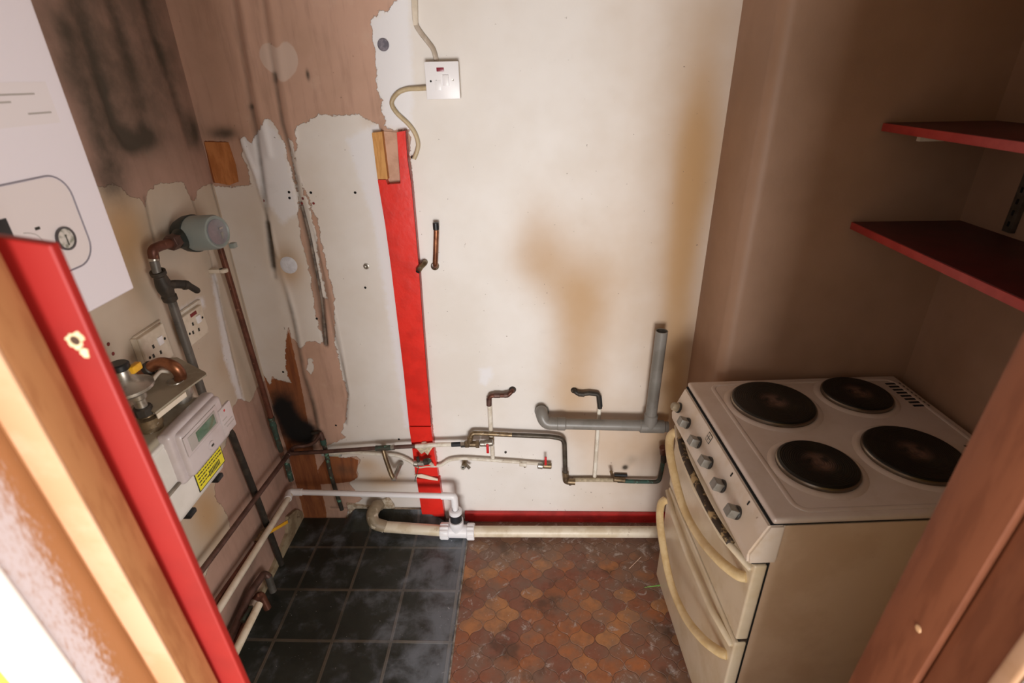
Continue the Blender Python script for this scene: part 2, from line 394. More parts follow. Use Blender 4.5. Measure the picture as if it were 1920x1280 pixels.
for p, a, b, s_ in [((1000,440),.10,.18,.34), ((1010,490),.15,.13,.30), ((1080,560),.12,.14,.30), ((1078,660),.11,.22,.38), ((1070,770),.12,.18,.32), ((1130,500),.2,.25,.14), ((1285,430),.06,.40,.45), ((1265,720),.07,.30,.35), ((1170,830),.2,.16,.2), ((1300,250),.08,.25,.2)]:
    bw.blob('yellow', p, a, b, s_)
bw.att['yellow'] += np.clip((bw.U + .05) / .45, 0, 1) * .42  # tan rises rightward: yellowed paint plus light falloff put into the colour
bw.att['yellow'] += np.clip((-.42 - bw.U) / .3, 0, 1) * .22
for p, a, s_ in [((1172,876),.012,1.2), ((1185,862),.03,.4), ((745,885),.02,.5), ((640,880),.05,.3), ((560,930),.06,.25), ((690,900),.07,.15), ((1000,900),.09,.1)]:
    bw.blob('stain_shade', p, a, a, s_)
bw.blob('stain_shade', (345,240), .06, .10, .35); bw.blob('stain_shade', (420,250), .05, .02, .7); bw.blob('stain_shade', (380,100), .08, .3, .25)
bw.line([(1062,893),(1170,898)], .012, .004, 'stain_shade', .55)
bw.blob('yellow', (720,900), .10, .05, .5); bw.blob('yellow', (690,870), .06, .04, .4); bw.blob('yellow', (700,225), .05, .03, .35)
for p in [(900,560),(1000,900),(1100,930),(700,850)]: bw.blob('scuff', p, .3, .15, .25)
bw.line([(620,952),(800,958)], .006, -.004, 'stain_shade', .5)
for q in [(513,112),(540,100),(541,118),(528,132),(503,105)]: bw.blob('pale', q, .028, .034, .8, 4)
bw.blob('pale', (582,688), .02, .03, .3); bw.blob('stain_shade', (577,140), .006, .016, .9); bw.blob('pale', (520,700), .02, .02, .3)
bw.blob('stain_shade', (540,480), .04, .05, .30); bw.blob('yellow', (540,500), .05, .07, .5); bw.blob('stain_shade', (650,880), .05, .03, .25)
for k in ZERO: bw.att.setdefault(k, np.zeros(bw.U.shape))
wall_back = struct(bw.build('wall_back', wall_mat('back_wall_finish', 'c9a38f', 'b8957f', 'e9e4df', 'e1dad2', True)))
# ---- left wall
lw = WallGrid(Y1, D, 0., ZC, .005, lambda u, v, h: np.stack([XL + h, u, v], -1), lambda px, py: (wX(px, py)[1], wX(px, py)[2]))
lw.region('paint', [(100,300),(195,352),(212,345),(228,352),(240,366),(262,370),(274,392),(277,358),(300,343),(345,342),(357,372),(366,376),(372,352),(412,340),(460,470),(515,690),(505,715),(489,715),(478,735),(470,755),(458,750),(446,748),(438,762),(430,790),(424,830),(405,880),(402,930),(425,962),(432,992),(400,1035),(380,1100),(200,1100),(60,700)],
   [(545,985),(575,960),(560,1000),(520,1080)])
lw.region('white', [(396,515),(404,515),(420,600),(432,660),(458,752),(448,752),(420,670),(408,590)], [(372,560),(380,556),(384,575),(340,590),(338,580)])
for p, a, b, s_ in [((230,40),.22,.35,.46), ((120,60),.15,.35,.36), ((310,60),.14,.3,.34), ((230,200),.2,.14,.2), ((260,262),.10,.03,.5), ((210,340),.06,.06,.5), ((365,250),.03,.05,.6), ((520,900),.05,.1,.35), ((470,1050),.1,.06,.35), ((440,1130),.15,.06,.45)]:
    lw.blob('stain_shade', p, a, b, s_)
for p, wd, hh, am in [([(140,-20),(160,60),(190,160),(218,230),(245,270)], .026, -.004, .28), ([(200,-20),(235,90),(262,180),(275,250)], .024, -.003, .22), ([(265,-20),(290,70),(322,160),(347,240),(356,270)], .018, -.003, .26), ([(120,60),(175,230),(200,300)], .03, .003, .25), ([(190,150),(214,235),(240,272),(268,262)], .009, -.002, .35), ([(272,370),(290,450),(310,560)], .006, -.003, .35),
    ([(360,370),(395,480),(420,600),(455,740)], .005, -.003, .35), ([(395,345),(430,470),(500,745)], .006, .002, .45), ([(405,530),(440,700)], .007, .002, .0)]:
    lw.line(p, wd, hh, 'stain_shade', am)
lw.line([(332,-10),(385,262)], .006, .004)
lw.line([(330,-10),(383,258)], .005, 0, 'pale', .9)  # corner highlight painted as a pale line
lw.blob('yellow', (230,420), .12, .12, .45); lw.blob('yellow', (250,500), .1, .2, .35); lw.blob('yellow', (420,690), .05, .08, .3); lw.blob('yellow', (390,960), .09, .14, .7)
lw.line([(385,1160),(530,945)], .028, 0, 'stain_shade', .40)  # shadow band of the white pipe painted onto the wall
lw.blob('scuff', (400,680), .12, .15, .7)
for k in ZERO: lw.att.setdefault(k, np.zeros(lw.U.shape))
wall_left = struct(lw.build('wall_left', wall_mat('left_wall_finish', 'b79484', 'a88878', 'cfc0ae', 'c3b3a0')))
# ---- right part: breast side, breast face, right wall
def plain_wall_mat():
    n = NT('nicotine_cream_wall'); big = n.noise(2.5, 4, .6); med = n.noise(12, 5)
    c = n.mix(n.ramp(big, .3, .7), srgb('ab8870'), srgb('99775f')); c = n.mix(n.ramp(med, .6, .85, 0, .3), c, srgb('8d6c55'))
    n.put(n.b.inputs['Base Color'], c); n.b.inputs['Roughness'].default_value = .55; n.bump(n.noise(30, 4), .001); return n.m
PW = plain_wall_mat()
bm = bmesh.new()
prof = [(XI, D)] + [(XI, YA + .035)] + [(XI + .035 - .035*math.cos(a), YA + .035 - .035*math.sin(a)) for a in [math.pi/2*k/8 for k in range(1, 9)]] + [(XR, YA)]
vs0 = [bm.verts.new((x, y, 0)) for x, y in prof]; vs1 = [bm.verts.new((x, y, ZC)) for x, y in prof]
for i in range(len(prof)-1): bm.faces.new((vs0[i], vs0[i+1], vs1[i+1], vs1[i]))
cb = struct(from_bm('wall_chimney_breast', bm, PW, smooth=True, angle=60))
bm = bmesh.new(); box(bm, (XR, Y1, 0), (XR + .08, YA + .1, ZC)); struct(from_bm('wall_right', bm, PW))
# ---- doorway wall
def front_wall():
    bm = bmesh.new()
    box(bm, (XL - .1, Y0 + .004, 0), (-.47, Y1, ZC)); box(bm, (.47, Y0 + .004, 0), (XR + .1, Y1, ZC)); box(bm, (-.47, Y0 + .004, 2.08), (.47, Y1, ZC))
    return struct(from_bm('wall_front', bm, 'yellow_wall'))
front_wall()
bm = bmesh.new(); box(bm, (XL - .1, Y0, ZC), (XR + .1, D + .1, ZC + .08)); struct(from_bm('ceiling', bm, mat('ceiling_paint', 'd8cfc2', None, .8)))
# ---- floor: ogee tile pattern
def floor_mat():
    n = NT('terracotta_ogee_tiles'); sp = n.n('ShaderNodeSeparateXYZ'); n.link(n.obj(), sp.inputs[0])
    x = n.math('DIVIDE', sp.outputs['X'], .0845); y = n.math('DIVIDE', sp.outputs['Y'], .0865)
    a = n.math('ADD', x, y); b = n.math('SUBTRACT', x, y)
    a2 = n.math('ADD', a, n.math('MULTIPLY', n.math('SINE', n.math('MULTIPLY', b, 2*math.pi)), .075))
    b2 = n.math('ADD', b, n.math('MULTIPLY', n.math('SINE', n.math('MULTIPLY', a, 2*math.pi)), .075))
    fa = n.math('FLOOR', a2); fb = n.math('FLOOR', b2)
    cb_ = n.n('ShaderNodeCombineXYZ'); n.link(fa, cb_.inputs[0]); n.link(fb, cb_.inputs[1])
    wn = n.n('ShaderNodeTexWhiteNoise', noise_dimensions='3D'); n.link(cb_.outputs[0], wn.inputs['Vector'])
    cr = n.n('ShaderNodeValToRGB'); n.link(wn.outputs['Value'], cr.inputs[0]); e = cr.color_ramp.elements
    e[0].position = 0; e[0].color = srgb('8f5a44'); e[1].position = 1; e[1].color = srgb('c08655')
    for p_, c_ in ((.3, '8d5440'), (.55, '9d603e'), (.8, 'b06c42')): q = e.new(p_); q.color = srgb(c_)
    def edge(v):
        f = n.math('FRACT', v); return n.math('MINIMUM', f, n.math('SUBTRACT', 1., f))
    d = n.math('MINIMUM', edge(a2), edge(b2)); g = n.ramp(d, .012, .035, 1., 0.)
    cloud = n.noise(9, 6, .65); cl2 = n.noise(30, 6, .7); c = cr.outputs[0]
    c = n.mix(n.ramp(cl2, .4, .7, 0., .35), c, srgb('6a4030'))
    c = n.mix(n.math('MULTIPLY', g, .5), c, n.mix(n.ramp(cl2, .5, .62), srgb('4a3226'), srgb('a99a90')))
    sep = n.math('ADD', n.math('MULTIPLY', n.ramp(sp.outputs['Y'], 1.42, 1.62), .22), n.math('MULTIPLY', n.ramp(sp.outputs['X'], .1, .5), .08))
    edge_w = n.math('MULTIPLY', n.ramp(sp.outputs['Y'], .95, 1.08, 1., 0.), .12)
    dust = n.math('ADD', n.math('ADD', cloud, sep), edge_w)
    c = n.mix(n.ramp(dust, .40, .70, 0., .80), c, srgb('7f6759'))
    c = n.mix(n.ramp(n.math('ADD', n.noise(26, 7, .75, dist=.6), n.math('MULTIPLY', dust, .22)), .68, .80, 0., .75), c, srgb('c4b7b0'))
    c = n.mix(n.ramp(n.noise(150, 2), .74, .78), c, srgb('d8d0c8'))
    c = n.mix(n.ramp(n.noise(6, 5, .6), .54, .68, 0., .62), c, srgb('443428'))
    n.put(n.b.inputs['Base Color'], c); n.put(n.b.inputs['Roughness'], n.ramp(cl2, .3, .7, .30, .5))
    n.bump(n.math('ADD', n.math('MULTIPLY', g, -1.), n.math('MULTIPLY', cl2, .4)), .0008); return n.m
bm = bmesh.new(); box(bm, (XL - .1, Y0 - .02, -.06), (XR + .1, D + .1, 0)); struct(from_bm('floor', bm, floor_mat()))
bm = bmesh.new(); box(bm, (-2.2, -2.6, -.06), (2.2, Y0 - .02, -.001)); struct(from_bm('floor_hall', bm, mat('hall_floor', '9a8468', '8a755c', .6)))
# ---- door frame
def jamb(side):
    s = -1 if side == 'left' else 1
    bm = bmesh.new()
    wood = 'brown' if s < 0 else 'brown_r'
    X = lambda a, b: (min(s*a, s*b), max(s*a, s*b))
    r = 'left' if s < 0 else 'right'
    lo, hi = X(.42, .475)
    o = boxo('door_lining', (lo, Y0 + .003 if s < 0 else .317, 0), (hi, .357 if s < 0 else .368, 2.10), 'jamb_rough' if s < 0 else wood, None, .0015)
    lo, hi = X(.385, .475) if s < 0 else X(.414, .475)
    o2 = boxo('door_stop', (lo, .357 if s < 0 else .371, 0), (hi, Y1 if s > 0 else .392, 2.10), wood, None, .003)
    return o, o2, s
def lean(o, k):
    for v in o.data.vertices: v.co.y -= k * (v.co.z - 1.0)
for side in ('left', 'right'):
    o, o2, s = jamb(side); lean(o, .043); lean(o2, .043)
    struct(o); struct(o2); o.name = 'trim_1' if s < 0 else 'trim_4'; o2.name = 'trim_2' if s < 0 else 'trim_5'
    if s < 0:
        e = boxo('trim_3', (-.415, .3545, 0), (-.3852, .3573, 2.10), 'cream_wood', None, .0008); struct(e); lean(e, .043)
        a = boxo('trim_7', (-.462, Y0 - .016, 0), (-.4185, Y0 + .003, 2.14), 'white_gloss', None, .004, 3); struct(a); lean(a, .043)
    else:
        a = boxo('trim_6', (.412, Y0 - .001, 0), (.430, .3165, 2.10), 'cream_wood', None, .004, 3); struct(a); lean(a, .04)
        a = boxo('trim_8', (.414, Y0 - .016, 0), (.49, Y0 - .0015, 2.14), 'white_gloss', None, .004, 3); struct(a); lean(a, .04)
struct(boxo('trim_9', (-.475, Y0, 2.04), (.475, Y1, 2.08), 'brown', None, .002))
# a paint blob on the right jamb
tag(lathe('filled_screw_hole', [(0, .0042), (.0008, .0036), (.0014, 0)], (.4136, .387, 1.161), (-1, 0, 0), mat('pale_filler_dot', 'e8b98a', None, .5)), 'pale filled screw dot on the brown right door jamb', 'screw hole')
# skirting
bm = bmesh.new()
pts = [wY(880, 953), wY(1238, 962), wY(1242, 1000), wY(880, 1000)]
z1 = wY(1000, 957)[2]
xs0 = wY(872, 960)[0]
bm = bmesh.new(); box(bm, (xs0, D - .018, 0.0), (XI, D - .0005, z1), .003); struct(from_bm('baseboard_back', bm, 'skirt_red', smooth=True, angle=40))
bm = bmesh.new(); box(bm, (XI - .016, YA + .03, 0.0), (XI + .0, D - .018, z1), .003); struct(from_bm('baseboard_right', bm, 'skirt_red', smooth=True, angle=40))
# ================================================================ RED POST on back wall
post = thing('pipe_boxing_board', 'tall red painted board fixed up the back wall with a notch cut in its top', 'board', (wY(800, 965)[0], D, 0))
TH = .030
YP = D - TH
o_l = [(711,345),(725,440),(740,560),(752,680),(766,797)]
o_r = [(766,300),(772,345),(778,440),(788,560),(797,680),(806,797)]
bm = bmesh.new()
out = [wY(*p, YP) for p in [(708,337),(723,337),(727,346),(751,344),(744,248),(760,245),(764,300),(771,345),(778,420),(785,500),(792,600),(800,700),(808,798),(767,798),(757,700),(745,600),(733,500),(722,420)]]
prism(bm, out, (0, TH - .0006, 0)); up = from_bm('upper_board', bm, 'red', post); rel(up)
bm = bmesh.new()
out = [wY(*p, YP) for p in [(767,800),(808,800),(813,840),(773,840)]]
prism(bm, out, (0, TH - .0006, 0)); rel(from_bm('middle_board', bm, 'red', post))
bm = bmesh.new()
out = [wY(*p, YP + .006) for p in [(773,841),(813,841),(822,893),(779,890)]]
prism(bm, out, (0, TH - .0066, 0)); rel(from_bm('short_board', bm, 'red', post))
bm = bmesh.new(); zb = .035
A_, B_ = wY(781, 897, YP), wY(824, 900, YP); C_, E_ = wY(833, 968, YP), wY(792, 968, YP)
prism(bm, [A_, B_, C_, E_], (0, TH - .0006, 0)); rel(from_bm('lower_board', bm, 'red', post))
bm = bmesh.new(); prism(bm, [wY(793, 969, YP + .004), wY(833, 969, YP + .004), Vector((wY(836, 985, YP)[0], YP + .004, .002)), Vector((wY(797, 985, YP)[0], YP + .004, .002))], (0, .02, 0))
rel(from_bm('bare_foot', bm, mat('dark_stained_wood', '5a2a20', '3a2018', .6, scale=40), post))
# chipped right arris
bm = bmesh.new()
rr = [(760.5,245),(764.5,300),(771.5,345),(778.5,420),(785.5,500),(792.5,600),(800.5,700),(808.5,798)]
pa = [wY(*p, YP) for p in rr]; pb = [Vector((q[0] + .001, YP + .006, q[2])) for q in pa]
sweepv = [[bm.verts.new(q + Vector((.0008, -.0006, 0))) for q in pa], [bm.verts.new(q + Vector((.0012, TH - .008, 0))) for q in pa]]
for k in range(len(pa)-1): bm.faces.new((sweepv[0][k], sweepv[0][k+1], sweepv[1][k+1], sweepv[1][k]))
a_ = from_bm('worn_edge', bm, 'red_dark', post); rel(a_); a_['label'] = 'worn pinkish edge of the board'
# white crack of split wood
bm = bmesh.new()
cr = [wY(x, y, YP - .0012) for x, y in [(777,890),(790,889),(805,893),(821,898),(821,901),(806,899),(790,896),(778,893)]]
prism(bm, cr, (0, .004, 0)); rel(from_bm('split', bm, mat('raw_white_split', 'efe2cc', None, .8), post))
for i, pl in enumerate([[(783,843),(790,851),(796,847),(802,853),(806,846),(812,838),(790,834),(776,836)]]):
    bm = bmesh.new(); prism(bm, [wY(x, y, YP - .001) for x, y in pl], (0, .004, 0)); rel(from_bm('chipped_patch', bm, mat('chip_cream', 'dccdb0', 'a49a86', .8), post))
bat = thing('wood_batten', 'bare orange pine batten beside the notch at the top of the red board', 'batten', wY(712, 335))
bm = bmesh.new(); YB = D - .027
prism(bm, [wY(*p, YB) for p in [(697,249),(716,247),(727,336),(708,336)]], (0, .0262, 0)); rel(from_bm('batten', bm, 'bare_wood', bat))
tag(rel(from_bm('plaster_strip', (lambda b: (prism(b, [wY(*p, D - .004) for p in [(718,246),(744,248),(750,342),(729,344)]], (0, .0038, 0)), b)[1])(bmesh.new()), 'raw_plaster')), 'pink plaster strip showing inside the notch of the red board', 'plaster')
# ================================================================ electrics on back wall
sp = thing('fused_spur', 'white square fused switch plate with a dark red neon on the back wall', 'switch', wY(831, 151))
PA = wY(830, 151, D - .03)
SX = .047
bm = bmesh.new(); box(bm, (PA[0]-SX, D-.028, PA[2]-SX), (PA[0]+SX, D-.0005, PA[2]+SX), .003); rel(from_bm('back_box', bm, 'old_plastic', sp, smooth=True, angle=40))
bm = bmesh.new(); box(bm, (PA[0]-SX-.001, D-.036, PA[2]-SX-.001), (PA[0]+SX+.001, D-.0285, PA[2]+SX+.001), .0025); fp = rel(from_bm('face_plate', bm, 'white_plastic', sp, smooth=True, angle=40))
def onplate(name, dx, dz, wx, wz, d, m, par, x0=None, yf=D-.036, bev=.001):
    return boxo(name, (PA[0]+dx-wx, yf-d, PA[2]+dz-wz), (PA[0]+dx+wx, yf+.001, PA[2]+dz+wz), m, par, bev)
onplate('neon', -.004, .028, .0105, .005, .001, mat('neon_red', '8a2438', None, .3), fp)
onplate('rocker', .010, 0, .0085, .014, .005, 'white_plastic', fp); onplate('fuse_carrier', -.013, -.012, .009, .013, .0012, 'white_plastic', fp)
for dx in (-.033, -.017, .030):
    c = Vector((PA[0]+dx, D-.036, PA[2]+(-.001 if dx != .030 else .001))); lathe('screw', [(-.0005, .003), (.001, .0026), (.0006, 0)], c, (0, -1, 0), 'nickel' if dx > 0 else 'hole', fp, 12)
ca = [wY(*p, D - .007) for p in [(775,-30),(777,20),(780,45),(788,60),(802,78),(812,92),(817,108),(819,124)]]
tag(tube('cable', spline(ca), .0066, mat('painted_cable', 'cfc3b6', 'b5a695', .5), None, 10, True, 1.2, .8), 'cream painted cable running down from above into the fused switch plate', 'cable')
bm = bmesh.new(); prism(bm, [wY(*p, D - .014) for p in [(769,-30),(782,-30),(783,46),(775,48)]], (0, .0135, 0)); tag(from_bm('cable_trunking', bm, 'old_plastic'), 'narrow white trunking over the cable at the top of the back wall', 'trunking')
ca = [wY(*p, D - o) for p, o in [((802,165),.018),((785,166),.014),((765,167),.010),((748,173),.008),((737,185),.007),((735,197),.007),((745,213),.007),((765,232),.007),((778,250),.007),((784,270),.008),((781,286),.010),((776,298),.012)]]
tag(tube('flex_cable', spline(ca), .0066, mat('beige_flex', 'c6b391', 'b39f7c', .45), None, 10), 'beige flex curling down from the fused switch plate to the red board', 'cable')
tag(lathe('cable_end', [(0, .004), (.004, .003), (.005, 0)], wY(773, 295, D - .01), (-.5, -.6, 0), 'black_soft', None, 10), 'black frayed cable end by the top of the red board', 'cable end')
# holes in the walls
def wallhole(px, py, r, m, label, group='small screw holes across the patched back wall'):
    c = wY(px, py); o = lathe('screw_hole', [(0, r), (.0006, r*.9), (.0002, 0)], c + Vector((0, -.0008, 0)), (0, -1, 0), m, None, 14); tag(o, label, 'screw hole', group); return o
tag(lathe('drilled_hole', [(0, .0165), (.0006, .0150), (-.0004, .0140), (-.0016, .006), (-.002, 0)], wY(719, 84) + Vector((0, -.003, 0)), (0, -1, 0), mat('grey_hole', '6a6670', '8a848c', .8, scale=60)), 'round grey filled hole in the white patch near the top of the wall', 'hole')
GL = 'tiny screw hole in the patched paint left of the red board'
for p in [(542,360),(583,361),(543,371),(666,361),(594,597),(630,598),(685,539),(531,697),(748,823),(630,797)]:
    wallhole(p[0], p[1], .0042, 'hole', GL, 'dark screw holes left of the red board')
for p in [(494,376),(568,372),(566,381),(588,381)]:
    wallhole(p[0], p[1], .0042, 'plug', 'dark red wall plug in the row across the patched paint', 'red wall plugs left of the red board')
t = thing('wall_eyelet', 'small metal eyelet screwed into the white wall left of the red board', 'eyelet', wY(687, 499))
lathe('rim', [(0, .010), (.002, .010), (.003, .007), (.001, .005), (.0, 0)], wY(687, 499) + Vector((0, -.0008, 0)), (0, -1, 0), 'nickel', t)
bm = bmesh.new(); lathe_bm(bm, [(0, .030), (.002, .027), (.004, .018), (.005, 0)], wY(541, 497), (0, -1, 0), 22)
tag(from_bm('filler_patch', bm, 'filler', smooth=True), 'round bluish white filler patch on the wall among the old chases', 'filler patch')
ca = [wY(*p, D - .004) for p in [(566,385),(580,440),(592,500),(603,560),(608,610),(611,646)]]
tag(tube('buried_cable', spline(ca), .0048, mat('grey_buried_cable', '85786c', '5a5048', .6, scale=30), None, 10), 'dull grey cable half buried in the plaster chase left of the red board', 'cable')
# wood block in corner, top left
bm = bmesh.new(); prism(bm, [wY(*p, D - .006) for p in [(383,266),(427,267),(441,310),(446,341),(430,347),(403,342)]], (0, .0055, 0))
tag(from_bm('wood_block', bm, 'orange_wood'), 'flat orange wood block let into the wall corner above the meters', 'wood block')
# ================================================================ plumbing on back wall
def ptw(lst, off): return [wY(p[0], p[1], D - (p[2] if len(p) > 2 else off)) for p in lst]
# copper stub with black tape
t = thing('capped_pipe', 'short upright copper pipe with black taped end right of the red board', 'pipe', wY(816, 499))
P = ptw([(816,500,.0),(816,496,.018),(817,470),(818,435),(817,418)], .022)
tube('pipe', fillet(P, .012), .0085, 'copper_bright', t); q0, q1 = P[-1], P[-1] - (P[-1]-P[-2]).normalized()*.022
cyl('tape', q1, q0 + Vector((0, 0, .002)), .0098, 'black', t); lathe('collar', [(0, .013), (.006, .014), (.01, .010)], wY(816, 499) + Vector((0, .001, 0)), (0, -1, .4), 'brass', t)
t = thing('cut_pipe', 'stubby angled pipe end poking out beside the red board edge', 'pipe', wY(795, 494))
tube('pipe', spline([wY(797, 491), wY(795, 494, D-.02), wY(789, 500, D-.034), wY(784, 508, D-.045)]), .0095, 'brass', t)
P = wY(784, 508, D-.045); lathe('bore', [(0, .0075), (.0006, .006), (.0002, 0)], P + Vector((-.0035, -.0075, -.005))*.4, (-.4, -.75, -.5), 'hole', t)
# left tap stub: (960,733) elbow to (915,740) and down to (924,862)
t = thing('feed_pipe', 'cream painted pipe dropping from a dark copper elbow left of centre', 'pipe', wY(924, 865))
tube('pipe', ptw([(918,757),(920,800),(924,858)], .020), .0082, 'painted_pipe', t)
P = ptw([(962,730,.0),(959,734,.020),(952,741),(930,741),(918,742),(917,760)], .022)
tube('elbow_run', fillet(P, .014), .0085, 'copper', t)
for a, b in (((938,741),(926,741)), ((945,741),(953,740)), ((917,747),(917,760))):
    p, q = ptw([a, b], .022); cyl('collar', p, q, .0100, 'copper_brown', t)
lathe('wall_plug', [(0, .014), (.008, .012), (.012, .008)], wY(961, 730) + Vector((0, .001, 0)), (0, -1, 0), 'iron', t)
cyl('tee', *ptw([(921,818), (922,832)], .020), .0105, 'brass', t)
# right tap stub
t = thing('feed_pipe', 'cream painted pipe dropping behind the grey waste pipe from a black elbow', 'pipe', wY(1115, 898))
tube('pipe', ptw([(1124,762),(1120,820),(1115,893)], .013), .0075, 'painted_pipe', t)
P = ptw([(1077,731,.0),(1078,734,.02),(1086,739),(1105,737),(1122,739),(1125,765)], .02)
tube('elbow_run', fillet(P, .012), .0085, 'iron', t)
cyl('collar', *ptw([(1123,742), (1125,762)], .018), .0098, 'black_soft', t); cyl('collar', *ptw([(1084,738), (1096,739)], .02), .0098, 'iron', t)
lathe('wall_plug', [(0, .012), (.006, .011), (.010, .008)], wY(1076, 731) + Vector((0, .001, 0)), (0, -1, 0), 'iron', t)
# grey waste pipe
t = thing('grey_waste_pipe', 'grey plastic waste pipe with an open upright branch beside the cooker', 'pipe', wY(1240, 800))
gr = .0205; oy = .060
P = ptw([(1016,770,.002),(1018,774,.045),(1040,794),(1215,798),(1252,800)], oy)
tube('horizontal_pipe', [P[2], P[3], P[4]], gr, 'grey_pipe', t, 22)
tube('elbow', fillet([P[0], wY(1014, 772, D-.045), wY(1022, 794, D - oy), P[2] + (P[3]-P[2])*.06], .045, 10), gr * 1.12, 'grey_pipe', t, 22)
cyl('socket', P[2] + (P[3]-P[2])*.02, P[2] + (P[3]-P[2])*.12, gr * 1.2, 'grey_pipe', t, 24)
TC = wY(1218, 799, D-oy); TT = wY(1241, 620, D-oy)
d = (TT - TC).normalized(); e = (P[3]-P[2]).normalized()
cyl('tee', TC - e*.038, TC + e*.055, gr * 1.2, 'grey_pipe', t, 24); cyl('tee_branch', TC, TC + d*.055, gr * 1.2, 'grey_pipe', t, 24)
bm = bmesh.new(); ra = sweep(bm, [TC + d*.03, TT], gr, 24, False); rb = sweep(bm, [TT - d*.10, TT], gr*.88, 24, False)
for k in range(24): bm.faces.new((ra[-1][k], ra[-1][(k+1) % 24], rb[-1][(k+1) % 24], rb[-1][k]))
bm.faces.new(rb[0]); rel(from_bm('upright_pipe', bm, 'grey_pipe', t, smooth=True, angle=50))
lathe('wall_flange', [(0, gr*1.35), (.006, gr*1.35), (.008, gr*1.1)], P[0] + Vector((0, .001, 0)), (0, -1, 0), 'grey_pipe', t)
# central copper run : corner -> tee -> valve
t = thing('copper_supply_pipe', 'brown copper pipe crossing the back wall from the corner to a red lever valve', 'pipe', wY(720, 840))
P = ptw([(541,850),(600,847),(700,840),(780,836)], .045)
tube('pipe', P, .0078, 'copper_brown', t)
tube('painted_section', ptw([(779,836),(805,834),(868,832)], .045), .0088, 'painted_pipe', t)
cyl('sleeve', *ptw([(846,833),(870,832)], .045), .0095, 'black_soft', t); nut('compression_nut', *ptw([(864,832.5),(872,832)], .045), .0130, 'chrome', t)
cyl('tee', *ptw([(704,840),(734,839)], .045), .0108, 'verdigris', t); cyl('collar', *ptw([(733,839),(740,838)], .045), .0112, 'nickel', t)
P = [wY(718, 841, D-.045), wY(724, 862, D-.06), wY(734, 890, D-.085), wY(739, 896, D-.085), wY(744, 885, D-.06), wY(750, 872, D-.03), wY(753, 868, D-.002)]
tube('branch_pipe', spline(P[:4], 6), .0088, 'brass', t); tube('branch_elbow', spline(P[3:], 6), .0085, 'nickel', t); lathe('end_cap', [(-.006, 0), (-.006, .009), (.0, .0115), (.008, .0105), (.012, 0)], P[3], (.1, -1, -.8), 'nickel', t)
for a, b, r in (((872,832),(880,832),.0140), ((880,832),(893,832),.0125), ((892,832),(899,832),.0150), ((900,831),(912,831),.0125), ((908,831),(924,829),.0138)):
    (nut if r > .0139 else cyl)('valve_body', *ptw([a, b], .045), r, 'brass' if a[0] < 900 else 'nickel', t)
lv = boxo('lever', (-.005, -.0025, -.038), (.005, .0025, .003), 'lever_red', t, .001, 2, Matrix.Translation(wY(914, 834, D-.060)))
cyl('lever_spindle', *[wY(914, 833, D-.045), wY(914, 834, D-.062)], .004, 'lever_red', t)
bm = bmesh.new(); lathe_bm(bm, [(-.012, 0), (-.01, .012), (0, .016), (.012, .013), (.018, 0)], wY(795, 834, D-.036), (1, 0, .3), 12)
rel(from_bm('solder_lump', bm, 'painted_pipe', t, smooth=True))
# dark pipe loop (878,830)-(880,815)-(1060,..)-(1060,895)
t = thing('heating_pipe', 'dark tarnished pipe looping right and down to the dusty elbow on the back wall', 'pipe', wY(1062, 895))
P = ptw([(881,830,.045),(882,822,.045),(885,812),(900,812),(960,815),(1030,818),(1058,822),(1059,850),(1060,888)], .032)
tube('pipe', [P[4]] + fillet(P[5:], .06, 10)[0:], .0092, mat('dark_tarnish', '5a5146', '453c33', .5, .4, scale=24, c3='5f6a58', s3=40, lo3=.62), t)
tube('elbow_run', fillet([P[0], P[1], P[2], P[3], P[4]], .014), .0092, 'brass', t)
cyl('collar', *ptw([(880,830,.045),(882,819,.045)], .04), .0112, 'brass', t)
P = ptw([(1060,884),(1061,902),(1078,903)], .03); tube('elbow', fillet(P, .012), .013, 'brass', t); cyl('drain_cock', wY(1068, 902, D-.03), wY(1070, 909, D-.036), .007, 'iron', t)
tube('dusty_pipe', ptw([(1075,899),(1120,899),(1165,900)], .022), .0085, mat('plaster_caked_pipe', 'a8997f', 'c0b196', .85, scale=60, bump=.004), t)
t = thing('green_pipe', 'green tarnished pipe bending up to a rusty capped end beside the cooker', 'pipe', wY(1200, 903))
P = ptw([(1158,901),(1180,902),(1236,903),(1244,862)], .028); tube('pipe', fillet(P, .02), .0082, 'verdigris', t)
cyl('end_cap', wY(1244, 850, D-.028), wY(1243, 838, D-.045), .0135, 'copper', t); cyl('collar', *ptw([(1244,866),(1244,848)], .028), .0105, 'iron', t)
cyl('valve_body', *ptw([(1150,898),(1172,900)], .028), .0105, 'brass', t); tube('spindle', ptw([(1148,893,.03),(1146,884,.045)], .03), .006, 'brass', t)
cyl('dark_sleeve', *ptw([(1152,890,.012),(1176,891,.012)], .012), .006, 'black_soft', t)
